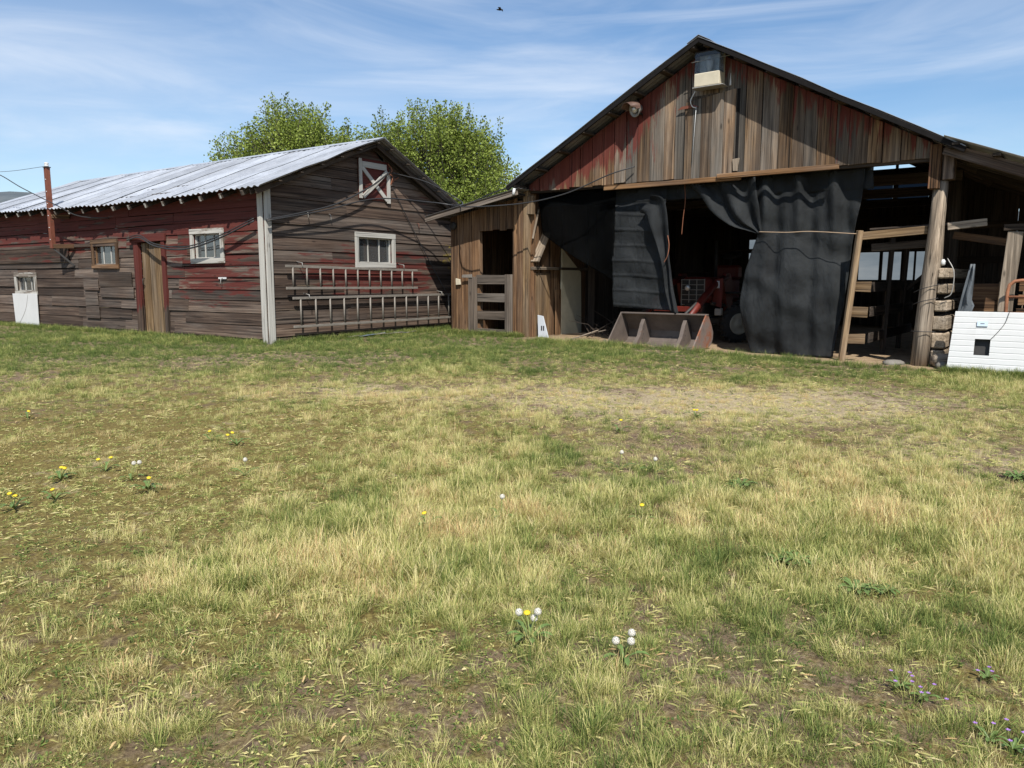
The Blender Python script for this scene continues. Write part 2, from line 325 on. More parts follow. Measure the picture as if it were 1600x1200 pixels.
def m_ground():
    m, nt, bs, N, Lk = mat('soil_and_thatch'); tc = N('ShaderNodeTexCoord'); v = tc.outputs['Object']
    n1 = noisy(N, Lk, v, .9, 1, 6, .6); n2 = noisy(N, Lk, v, 6, 1, 8, .7); n3 = noisy(N, Lk, v, 45, 1, 6, .7); n4 = noisy(N, Lk, v, .35, 1, 3)
    soil = ramp(N, [(.34, (.06, .04, .026)), (.5, (.185, .133, .088)), (.66, (.45, .365, .27))])
    Lk(math_(N, Lk, 'ADD', math_(N, Lk, 'MULTIPLY', n2, .45), math_(N, Lk, 'MULTIPLY', n3, .55)), soil.inputs[0])
    moss = ramp(N, [(.3, (.06, .042, .018)), (.5, (.15, .115, .04)), (.7, (.28, .235, .08))]); Lk(n3, moss.inputs[0])
    at = N('ShaderNodeAttribute'); at.attribute_name = 'moss'
    mm = N('ShaderNodeMapRange'); mm.inputs['From Min'].default_value = .44; mm.inputs['From Max'].default_value = .62
    Lk(math_(N, Lk, 'ADD', n2, math_(N, Lk, 'MULTIPLY_ADD', at.outputs['Fac'], .34, -.12)), mm.inputs['Value'])
    col = mixc(N, Lk, mm.outputs[0], soil.outputs[0], moss.outputs[0])
    dr = N('ShaderNodeAttribute'); dr.attribute_name = 'straw'
    ms = N('ShaderNodeMapRange'); ms.inputs['From Min'].default_value = .5; ms.inputs['From Max'].default_value = .66
    Lk(math_(N, Lk, 'ADD', n2, math_(N, Lk, 'MULTIPLY_ADD', dr.outputs['Fac'], .4, -.16)), ms.inputs['Value'])
    stc = ramp(N, [(.3, (.2, .15, .09)), (.7, (.5, .42, .27))]); Lk(n3, stc.inputs[0])
    col = mixc(N, Lk, math_(N, Lk, 'MULTIPLY', ms.outputs[0], .85), col, stc.outputs[0])
    di = N('ShaderNodeAttribute'); di.attribute_name = 'dirt'
    dc = ramp(N, [(.3, (.2, .14, .085)), (.7, (.42, .31, .2))]); Lk(n2, dc.inputs[0])
    col = mixc(N, Lk, di.outputs['Fac'], col, dc.outputs[0])
    Lk(col, bs.inputs['Base Color']); bs.inputs['Roughness'].default_value = .95; bs.inputs['Specular IOR Level'].default_value = .1
    bp = N('ShaderNodeBump'); bp.inputs['Strength'].default_value = .9; bp.inputs['Distance'].default_value = .02; Lk(math_(N, Lk, 'ADD', n3, n2), bp.inputs['Height']); Lk(bp.outputs[0], bs.inputs['Normal'])
    return m
def blob(x, y, cx, cy, rx, ry): return math.exp(-((x-cx)/rx)**2 - ((y-cy)/ry)**2)
def lawn(x, y):
    """density, dryness, moss, straw, height at a point of the lawn"""
    n1 = mnoise.noise((x*.55, y*.55, 11.)); n2 = mnoise.noise((x*1.7, y*1.7, 4.)); n3 = mnoise.noise((x*4.3, y*4.3, 9.)); n4 = mnoise.noise((x*.25+5, y*.25, 2.))
    far = sstep(8.5, 12, y); right = sstep(.5, 4, x - .1*y)
    n5 = mnoise.noise((x*7.5, y*7.5, 6.)); n6 = mnoise.noise((x*2.4+3, y*2.4, 8.))
    dens = .58 + .42*n2 + .55*n3 + .45*n5 + .2*n1 + .55*far
    dry = .56 + .24*n1 + .26*n6 + .2*n3 - .46*far - .10*right
    left = blob(x, y, -3.6, 5.6, 1.9, 1.9); dens -= .62*left; dry += .08*left
    dens -= .35*blob(x, y, -1.5, 2.7, 1.1, .7)
    dens += .3*blob(x, y, .3, 4.5, 2.0, 1.6); dry -= .08*blob(x, y, 1.0, 3.0, 2., 1.2)
    pale = blob(x, y, 2.4, 8.2, 2.4, 1.0) + .5*blob(x, y, 3.8, 5.8, 1.4, 1.0) + .5*blob(x, y, -1.5, 8.8, 1.6, .7); dry += .34*pale; dens -= .18*pale
    moss = .35 + .8*left + .5*n1 + .3*(1-far) - .6*pale
    straw = .2 + .9*pale + .35*n2
    h = .75 + .35*n1 + .25*n2 + .35*blob(x, y, .5, 4.5, 2.5, 2) - .42*left - .22*pale - .15*far
    return max(0, min(1.25, dens)), max(0, min(1, dry)), moss, straw, max(.3, min(1.4, h))
def in_build(p):
    a, z, d = FB.inv(p)
    if -2.25 < a < 10.5 and d < .03: return True
    a, z, d = FL.inv(p)
    return -.02 < a < 11.5 and d < .02 and FG.inv(p)[0] < 5.7 and FG.inv(p)[0] > -.02
def build_ground():
    def axis(lo, hi, st, far):
        v = list(np.arange(lo, hi, st)); a, s = lo, st
        L = []
        while a > -far: s *= 1.35; a -= s; L.append(a)
        a, s = hi, st; v2 = []
        while a < far: s *= 1.35; v2.append(a); a += s
        return L[::-1] + v + v2
    xs = axis(-9.5, 9.5, .085, 3000); ys = axis(1.2, 15.5, .085, 3000)
    nx, ny = len(xs), len(ys); V = []; mo = []; st = []; di = []
    for y in ys:
        for x in xs:
            V.append((x, y, gz(x, y, abs(x) < 30 and -5 < y < 40)))
            if -10 < x < 10 and 0 < y < 17:
                l = lawn(x, y); mo.append(l[2]); st.append(l[3])
            else: mo.append(.4); st.append(.4)
            a, z, d = FB.inv((x, y, 0))
            k = (1 - sstep(.12, .62 + .3*mnoise.noise((a*1.2, 3, 1)), d))*(a > -.1)*sstep(-.1, .8, a)*(1-sstep(9, 12, a))
            di.append(k)
    F = [(j*nx+i, j*nx+i+1, (j+1)*nx+i+1, (j+1)*nx+i) for j in range(ny-1) for i in range(nx-1)]
    me = bpy.data.meshes.new('ground'); me.from_pydata(V, [], F)
    for nm, val in (('moss', mo), ('straw', st), ('dirt', di)):
        at = me.attributes.new(nm, 'FLOAT', 'POINT'); at.data.foreach_set('value', val)
    o = me_obj('ground', me, m_ground(), smooth=True); o['kind'] = 'structure'
build_ground()
def build_hills():
    m, nt, bs, N, Lk = mat('hazy_sage_hillside'); tc = N('ShaderNodeTexCoord')
    rp = ramp(N, [(.35, (.04, .055, .065)), (.5, (.075, .09, .098)), (.7, (.14, .145, .14))]); Lk(noisy(N, Lk, tc.outputs['Object'], .006, 1, 10, .65), rp.inputs[0]); Lk(rp.outputs[0], bs.inputs['Base Color']); bs.inputs['Roughness'].default_value = 1  # blue-grey tint paints distance haze into the hill colour
    V, F = [], []; nu, nv = 140, 14
    for i in range(nu+1):
        an = R_(20 + 145*i/nu); r0 = 700
        H = 56 + 14*mnoise.noise((i*.07, 0, 5)) + 12*mnoise.noise((i*.23, 2, 5)) + 6*sstep(118, 126, math.degrees(an))
        for j in range(nv+1):
            t = j/nv; r = r0 + 700*t; k = math.sin(min(1, t*1.3)*math.pi/2)
            V.append((r*math.cos(an), r*math.sin(an), -2 + H*1.75*k + 9*k*mnoise.noise((i*.3, j*.5, 1))))
    for i in range(nu):
        for j in range(nv): a = i*(nv+1)+j; F.append((a, a+1, a+nv+2, a+nv+1))
    me = bpy.data.meshes.new('hills'); me.from_pydata(V, [], F); o = me_obj('hills', me, m, smooth=True); o['kind'] = 'structure'
build_hills()

# ------------------------------------------------------------------ corrugated sheets
def corrugated(name, c00, c10, c01, c11, mat_, parent, waves=8, amp=.011, thick=.004, nv=3, jag=0.):
    """sheet between four corners: u runs across the corrugations (c00 -> c10), v down the slope (c00 -> c01)"""
    c00, c10, c01, c11 = map(Vector, (c00, c10, c01, c11)); n = (c10-c00).cross(c01-c00).normalized()
    if n.z < 0: n = -n
    ex = (c10-c00).normalized(); ez = n; M = basis(c00, ex, ez.cross(ex), ez); Mi = M.inverted(); nu = waves*6; V = []; F = []
    for s in (0, 1):
        for j in range(nv+1):
            for i in range(nu+1):
                u, v = i/nu, j/nv
                p = (c00*(1-u)+c10*u)*(1-v) + (c01*(1-u)+c11*u)*v
                p = p + n*(amp*math.cos(6.2832*waves*u) - s*thick + jag*mnoise.noise((p.x*1.3, p.y*1.3, v*2)))
                V.append(Mi @ p)
    K = (nv+1)*(nu+1)
    for j in range(nv):
        for i in range(nu):
            a = j*(nu+1)+i; q = (a, a+1, a+nu+2, a+nu+1); F.append(q); F.append(tuple(K+x for x in q[::-1]))
    bd = [i for i in range(nu+1)] + [(j)*(nu+1)+nu for j in range(1, nv+1)] + [nv*(nu+1)+i for i in range(nu-1, -1, -1)] + [j*(nu+1) for j in range(nv-1, 0, -1)]
    for k in range(len(bd)): a, b = bd[k], bd[(k+1) % len(bd)]; F.append((a, K+a, K+b, b))
    me = bpy.data.meshes.new(name); me.from_pydata(V, [], F); o = me_obj(name, me, mat_, parent, M); 
    return o

# ------------------------------------------------------------------ shed
def build_shed():
    S = thing('board_shed', FL.O, 'long low shed of weathered red-stained boards with galvanised metal roof', 'shed')
    LEN, WID, RID, RZ = 11.3, 5.5, 2.72, 4.0
    zl = lambda a: RZ - .40*(RID-a) if a < RID else RZ - .47*(a-RID)     # roof line over the gable wall
    ztop = zl(0) - .03
    def sag(a): return -.06*math.sin(math.pi*min(1, max(0, a/8.))) + .012*max(0, a-8)
    # --- long wall: rows of boards, cut round the door and the windows
    wins = [(1.18, 2.26, 1.50, 2.17, .10), (4.98, 6.1, 1.43, 2.07, .09), (8.86, 10.02, .80, 1.36, .10)]
    holes = [(w[0]+w[4], w[1]-w[4], w[2]+w[4], w[3]-w[4]) for w in wins] + [(3.2, 4.3, -1, 2.0)]
    rows = [-.16, .09, .33, .56, .80, 1.0, 1.22, 1.45, 1.66, 1.86, 2.08, 2.30, 2.52, ztop+.02]
    def red_long(p):
        a, z, d = FL.inv(p); return .3 + .5*sstep(1.6, 2.4, z) + .44*blob(a, z, 1.6, 1.4, 2.2, .7) + .3*blob(a, z, 8.5, 1.75, 2.5, .3) - .3*(z < .5)
    for z0, z1 in zip(rows, rows[1:]):
        cuts = sorted([.0] + [c for c in (random.uniform(2.4, 3.1), 4.25 + random.uniform(0, .9), random.uniform(6.2, 8.2)) ] + [LEN])
        for a0, a1 in zip(cuts, cuts[1:]):
            segs = [(a0, a1, z0, z1)]
            for (h0, h1, g0, g1) in holes:
                new = []
                for (x0, x1, y0, y1) in segs:
                    if x1 <= h0 or x0 >= h1 or y1 <= g0 or y0 >= g1: new.append((x0, x1, y0, y1)); continue
                    if x0 < h0: new.append((x0, h0, y0, y1))
                    if x1 > h1: new.append((h1, x1, y0, y1))
                    if y0 < g0: new.append((max(x0, h0), min(x1, h1), y0, g0))
                    if y1 > g1: new.append((max(x0, h0), min(x1, h1), g1, y1))
                segs = new
            dd = random.uniform(-.006, .010)
            for (x0, x1, y0, y1) in segs:
                if x1-x0 < .03 or y1-y0 < .015: continue
                slab('plank', [(x0+.003, y0+.004+random.uniform(-.006, .006)), (x1-.003, y0+.004+random.uniform(-.006, .006)), (x1-.003, y1-.004+random.uniform(-.006, .006)), (x0+.003, y1-.004+random.uniform(-.006, .006))], FL, -.03, dd-.006, W_SHED, S, True, .003, red_long, .003, .016)
    # patches of short boards under the small window
    for (a0, a1, z0, z1) in ((5.9, 6.55, .93, 1.22), (5.95, 6.5, .6, .92), (5.92, 6.5, .30, .58), (4.5, 5.85, 1.04, 1.34), (4.45, 5.8, .80, 1.01)):
        slab('patch_board', rect(a0, a1, z0, z1, .015), FL, .022, .042, W_SHED, S, True, .004, .1, .004)
    slab('drip_board', rect(5.0, 11.2, 1.93, 2.0, .01), FL, .024, .045, W_SHED, S, True)
    slab('wide_board', rect(7.15, 11.1, 1.60, 1.92, .01), FL, .022, .038, W_SHED, S, True, .004, .5)
    # --- gable wall
    ghole = (2.32, 3.30, 1.54, 2.06)
    grows = [-.16, .12, .36, .61, .85, 1.08, 1.30, 1.52, 1.74, 1.98, 2.22, 2.46, 2.70, 2.94, 3.18, 3.42, 3.64, 3.90]
    def red_g(p):
        a, z, d = FG.inv(p)
        return (.1 - .3*sstep(4.6, 5.2, a) + .4*sstep(3.2, 3.8, z) + .55*blob(a, z, 4.6, 3.0, .7, .5) + .85*blob(a, z, 3.0, 1.3, 2.4, .6), 1.0*blob(a, z, 5.3, 1.75, .35, .55))
    for z0, z1 in zip(grows, grows[1:]):
        al = lambda z: max(0., RID-(RZ-.06-z)/.40); ar = lambda z: min(WID, RID+(RZ-.06-z)/.47)
        cuts = [-1.] + ([random.uniform(1.6, 3.6)] if random.random() < .45 else []) + [99.]
        for c0, c1 in zip(cuts, cuts[1:]):
            segs = [(c0, c1, z0, z1)]
            h0, h1, g0, g1 = ghole
            if z1 > g0 and z0 < g1:
                segs = [(c0, min(c1, h0), z0, z1), (max(c0, h1), c1, z0, z1)]
                if z0 < g0: segs.append((max(c0, h0), min(c1, h1), z0, g0))
                if z1 > g1: segs.append((max(c0, h0), min(c1, h1), g1, z1))
            dd = random.uniform(-.006, .010)
            for (x0, x1, y0, y1) in segs:
                xa, xb = max(x0, al(y0)), min(x1, ar(y0)); xc, xd = min(x1, ar(y1)), max(x0, al(y1))
                if xb-xa < .05: continue
                if xc-xd < .02: xc = xd = (xa+xb)/2; poly = [(xa, y0+.004), (xb, y0+.004), (xc, y1)]
                else: poly = [(xa+.002, y0+.004), (xb-.002, y0+.004+random.uniform(-.006, .006)), (xc-.002, y1-.004), (xd+.002, y1-.004+random.uniform(-.006, .006))]
                slab('plank', poly, FG, -.03, dd-.006, W_SHED, S, True, .003, red_g, .003, .016)
    # --- rest of the shell
    FBk = Fr(FG.P(WID, 0), FL.ax, FG.ax)
    for k in range(12):
        slab('rear_plank', rect(0, LEN, -.16+k*.237, -.16+(k+1)*.237-.006), FBk, -.03, 0, W_SHED, S, True, 0)
    FEn = Fr(FL.P(LEN, 0), FG.ax, FL.ax)
    for z0, z1 in zip(grows, grows[1:]):
        xa, xb = max(0, RID-(RZ-.06-z0)/.40), min(WID, RID+(RZ-.06-z0)/.47); xd, xc = max(0, RID-(RZ-.06-z1)/.40), min(WID, RID+(RZ-.06-z1)/.47)
        if xc > xd: slab('end_plank', [(xa, z0+.003), (xb, z0+.003), (xc, z1-.003), (xd, z1-.003)], FEn, -.025, 0, W_SHED, S, True, 0)
    bm = bmesh.new()
    for f, a0, a1, z1 in ((FL, .06, LEN-.05, 2.7), (FG, .06, WID-.05, 2.6)):
        pass
    bm.free()
    slab('floor_slab', [(0.05, .05), (LEN-.05, .05), (LEN-.05, WID-.05), (.05, WID-.05)], FrFlat(), -.1, .02, W_DARK, S, True, 0)
    # --- corner boards, white
    slab('corner_board', [(-.005, -.15), (.135, -.15), (.14, zl(.1)-.02), (.0, zl(0)-.02)], FG, .012, .045, W_WHITE, S, False, .004, .78, .003)
    slab('corner_board', [(-.005, -.15), (.12, -.15), (.12, zl(0)-.03), (-.005, zl(0)-.03)], FL, .012, .046, W_WHITE, S, False, .004, .78, .003)
    # --- windows
    def window(fr, a0, a1, z0, z1, t, m_, pnt, d=.012, bars=2):
        w = slab('window', rect(a0+t+.006, a1-t-.006, z0+t+.004, z0+t+.022), fr, -.06, -.012, W_WHITE, S, True, .002, pnt)
        slab('pane', rect(a0+t, a1-t, z0+t, z1-t), fr, -.05, -.046, M_GLASS, w, True, 0)
        for nm, p in (('frame', rect(a0, a1, z0, z0+t, .004)), ('frame', rect(a0, a1, z1-t, z1, .004)), ('frame', rect(a0, a0+t, z0+t+.002, z1-t-.002)), ('frame', rect(a1-t, a1, z0+t+.002, z1-t-.002))):
            slab(nm, p, fr, d, d+.036 + (.004 if p[1][0]-p[0][0] > .3 else 0), m_, w, p[1][0]-p[0][0] > .3, .004, pnt, .003)
        for e0, e1 in ((a0+t, a0+t+.03), (a1-t-.03, a1-t)): slab('sash', rect(e0, e1, z0+t, z1-t), fr, -.07, -.015, m_, w, False, .002, pnt)
        slab('sash', rect(a0+t, a1-t, z1-t-.025, z1-t), fr, -.07, -.014, m_, w, True, .002, pnt)
        for k in range(bars):
            x = a0+t + (a1-a0-2*t)*(k+1)/(bars+1)
            slab('muntin', rect(x-.012, x+.012, z0+t+.02, z1-t-.02), fr, -.055, -.03, W_WHITE, w, False, .002, .95)
    for i, w in enumerate(wins): window(FL, *w, (W_WHITE, W_WARM, W_WHITE)[i], (.72, 0, .6)[i])
    window(FG, 2.22, 3.40, 1.44, 2.16, .1, W_WHITE, 1.0)
    # --- door
    slab('door', rect(3.3, 4.14, .0, 1.96), FL, -.08, -.055, W_WARM, S, False, 0)
    dr = S.children[-1]
    ws = [3.31, 3.50, 3.66, 3.85, 4.0, 4.14]
    for a0, a1 in zip(ws, ws[1:]): slab('door_plank', rect(a0+.004, a1-.004, -.04, 1.95, .003), FL, -.052, -.028+random.uniform(-.004, .004), W_BEAM2, dr, False, .003)
    tube('door_handle', [FL.P(4.08, 1.22, -.03), FL.P(4.08, 1.2, .02), FL.P(4.08, 1.08, .02), FL.P(4.08, 1.05, -.03)], .008, M_DARKMET, dr)
    for a0, a1, z1 in ((3.16, 3.29, 2.02), (4.15, 4.33, 2.0)):
        slab('door_post', rect(a0, a1, -.12, z1, .006), FL, -.03, .05, W_SHED, S, False, .005, lambda p: .9 if p.z > .7 else .2)
    slab('door_lintel', rect(3.12, 4.42, 1.97, 2.14, .008), FL, .012, .065, W_SHED, S, True, .005, .95)
    # --- hay hatch with white cross
    hb = slab('hay_hatch', rect(2.36, 3.26, 2.84, 3.66), FG, .012, .028, W_SHED, S, True, .003, 1.0)
    for k in range(4): slab('hatch_board', rect(2.37, 3.25, 2.86+k*.2, 3.05+k*.2), FG, .029, .036, W_SHED, hb, True, .003, .85)
    for p in (rect(2.36, 2.45, 2.85, 3.65), rect(3.17, 3.27, 2.80, 3.45)): slab('trim', p, FG, .037, .056, W_WHITE, hb, False, .003, 1.)
    for p in (rect(2.455, 3.165, 3.48, 3.60),): slab('trim', p, FG, .037, .055, W_WHITE, hb, True, .003, 1.)
    for s, dp in ((0, .037), (1, .0575)):
        b0, b1 = (FG.P(2.45, 3.48, dp+.01), FG.P(3.17, 2.86, dp+.01)) if s == 0 else (FG.P(2.45, 2.88, dp+.01), FG.P(3.17, 3.46, dp+.01))
        beam('cross_brace', b0, b1, .09, .018, W_WHITE, hb, side=FG.n, bev=.003, paint=1.)
    # --- roof: sheets over the visible slope and the far slope, rafters, ridge
    OE, OR = .38, .42
    a = -OR; k = 0
    while a < LEN + .2:
        w = .66; a1 = a + w + .03
        ze = lambda q: zl(0) - .40*OE + sag(q)
        top = lambda q: FL.P(q, RZ + .05, -RID); 
        j = random.uniform(-.035, .035); up = .0 if k % 2 else .007
        off = Vector((0, 0, up))
        corrugated('roof_sheet', top(a)+off, top(a1)+off, FL.P(a, ze(a)+.05, OE+j)+off, FL.P(a1, ze(a1)+.05, OE+j)+off, M_ROOF, S, 4, .017, .004, 6, .03)
        corrugated('roof_sheet', top(a)+off-Vector((0, 0, .004)), top(a1)+off-Vector((0, 0, .004)), FL.P(a, zl(WID)-.47*.35+.05, -WID-.35)+off, FL.P(a1, zl(WID)-.47*.35+.05, -WID-.35)+off, M_ROOFD, S, 7, .010, .004, 2)
        a += w; k += 1
    rp = [FL.P(-OR, RZ+.075, -RID), FL.P(LEN+.3, RZ+.075, -RID)]
    for sgn, sl_, nm in ((1, .40, 'a'), (-1, .47, 'b')):
        V0 = FL.n*sgn; q = [rp[0], rp[1], rp[1]+V0*.16-Z*.16*sl_, rp[0]+V0*.16-Z*.16*sl_]
        bm = bmesh.new(); lo = [bm.verts.new(p-Z*.006) for p in q]; hi = [bm.verts.new(p) for p in q]
        bm.faces.new(lo); bm.faces.new(hi)
        for i in range(4): bm.faces.new((lo[i], lo[(i+1) % 4], hi[(i+1) % 4], hi[i]))
        bm_obj('ridge_cap', bm, M_ROOF, S)
    for i in range(19):                                                # rafters: dark wood paints the eave shade, pale caps paint the sunlit tails
        q = .15 + i*.62
        if q > LEN: break
        e = Vector(FL.P(q, zl(0)-.40*(OE-.04)-.055+sag(q), OE-.04)); t = FL.P(q, RZ-.075, -RID)
        rf = beam('rafter', t, e, .05, .09, W_DARK, S, bev=.004)
        if i: ex_ = (e-t).normalized(); beam('lit_tail_end', e+ex_*.001, e+ex_*.012, .048, .088, W_WHITE, rf, bev=.002, paint=.6)
    for q in (-.2, -.045):
        for s, w_, sl_ in ((0, -.30, .40), (1, WID+.3, .47)):
            beam('rake_rafter', FL.P(q, RZ-.06, -RID-(.02 if s else -.02)), FL.P(q, (zl(w_))-.06, -w_), .035, .10, W_DARK, S)
    for k in range(6): beam('purlin', FL.P(-OR+.02, zl(.1+k*.5)-.012, -(.1+k*.5)), FL.P(LEN, zl(.1+k*.5)-.012, -(.1+k*.5)), .07, .022, W_DARK, S)
    for k in range(6): beam('purlin', FL.P(-OR+.02, zl(3.0+k*.5)-.012, -(3.0+k*.5)), FL.P(LEN, zl(3.+k*.5)-.012, -(3.+k*.5)), .07, .022, W_DARK, S)
    # hooks on the wall
    for (fr, a_, z_) in ((FG, .98, 2.43), (FG, 1.55, 2.43), (FG, 4.15, 2.4), (FL, 1.28, 1.18)):
        tube('hook', [fr.P(a_, z_+.04, .01), fr.P(a_, z_+.03, .06), fr.P(a_, z_-.06, .07), fr.P(a_+.03, z_-.09, .05)], .008, M_RUSTRED if a_ > 4 else M_WIRE, S)
    slab('latch_plate', rect(1.17, 1.42, 1.20, 1.235), FL, .012, .02, M_WHITE, S, True, 0)
    return S
class FrFlat(Fr):
    def __init__(s): s.O, s.ax, s.n = FL.O, FL.ax, Z
    def P(s, a, z, d=0): p = FL.O + FL.ax*a - FL.n*z; return Vector((p.x, p.y, d))
W_BEAM2 = wood('tan_door_board', [(.37, (.05, .03, .014)), (.5, (.16, .1, .05)), (.63, (.34, .24, .135))], greymix=.25, grey=(.15, .125, .1), bright=(.85, 1.15))
SHED = build_shed()

def ladder(a0, a1, z0, z1, n, label, zr=0., d=.10, over=.0):
    t = thing('ladder', FG.P((a0+a1)/2, z0, d), label, 'ladder', 'ladders hung on the shed gable')
    for z, zz in ((z0, z0+zr*.5), (z1, z1+zr)):
        beam('rail', FG.P(a0, z, d), FG.P(a1, zz, d), .028, .048, M_ALU, t, bev=.004)
        if over: beam('rail', FG.P(a0+over, z+.012, d+.045), FG.P(a1, zz+.012, d+.045), .024, .05, M_ALU, t, bev=.004)
    for k in range(n):
        f = (k+.5)/n; a = a0 + (a1-a0)*f; zr_ = zr*f
        tube('rung', [FG.P(a, z0+.02+zr_*.5, d), FG.P(a, z1-.02+zr_, d)], .017, M_ALU, t)
        if over: tube('rung', [FG.P(a+.045, z0+.03+zr_*.5, d+.045), FG.P(a+.045, z1-.01+zr_, d+.045)], .014, M_ALU, t)
    for a in (a0+.35, a1-.5): tube('hanger', [FG.P(a, z1+.09, .0), FG.P(a, z1+.06, d+.06), FG.P(a, z1-.03, d+.06)], .008, M_WIRE, t)
    return t
ladder(.36, 4.02, 1.03, 1.44, 11, 'shorter aluminium ladder, upper of the two on the shed gable', -.05, .11, .0)
ladder(.50, 5.3, .30, .84, 13, 'longer aluminium extension ladder, lower of the two on the shed gable', .0, .11, .0)

# service mast
def build_mast():
    q = 7.2; d = .34
    t = thing('service_mast', FL.P(q, 1.9, d), 'rusty red steel service mast bracketed off the shed wall above the eave', 'mast')
    beam('post', FL.P(q, 1.90, d), FL.P(q, 3.72, d), .10, .10, M_RUSTRED, t, side=FL.n)
    for k in range(6): tube('bolt', [FL.P(q-.02, 2.1+k*.27, d+.05), FL.P(q-.02, 2.1+k*.27, d+.062)], .012, M_WHITE, t)
    beam('bracket', FL.P(q-.04, 1.95, d), FL.P(q-.35, 1.95, .03), .05, .1, W_WARM, t); beam('bracket', FL.P(q+.05, 1.96, d-.02), FL.P(q-.02, 1.96, .02), .05, .09, W_GREY, t)
    beam('bracket', FL.P(q-.04, 2.63, d), FL.P(q-.22, 2.63, .02), .05, .09, W_WARM, t)
    beam('brace', FL.P(q-.02, 1.9, d), FL.P(q-.3, 1.5, .03), .03, .04, M_DARKMET, t)
    tube('cap', [FL.P(q, 3.72, d), FL.P(q, 3.735, d)], .085, M_DARKMET, t, 10, 0, False)
    lathe('insulator', [(0, .025), (.015, .05), (.04, .045), (.05, .03), (.065, .05), (.09, .045), (.1, .02)], FL.P(q, 3.735, d), Z, M_WHITE, t, 12)
build_mast()

# leaning white board
def build_board():
    fr = Fr(FL.P(0, 0, .17), FL.ax, (FL.n + Z*.17).normalized())
    bm = bmesh.new(); M = basis(FL.P(9.5, .4, .12), FL.ax, (Z - FL.n*.16).normalized(), FL.ax.cross((Z - FL.n*.16).normalized()))
    o = slab('white_board', [(8.86, -.06), (10.1, -.06), (10.16, .83), (8.84, .84)], Fr(FL.P(0, 0, .0), FL.ax, FL.n), .04, .058, M_WHITE, None, True, .003)
    bm.free(); tag(o, 'white painted square board leaning under the leftmost shed window', 'board')
    tube('scratch_cord', curve([FL.P(9.95, .02, .062), FL.P(9.5, .42, .062), FL.P(9.3, .82, .062)], 12), .003, M_WIRE, o)
build_board()

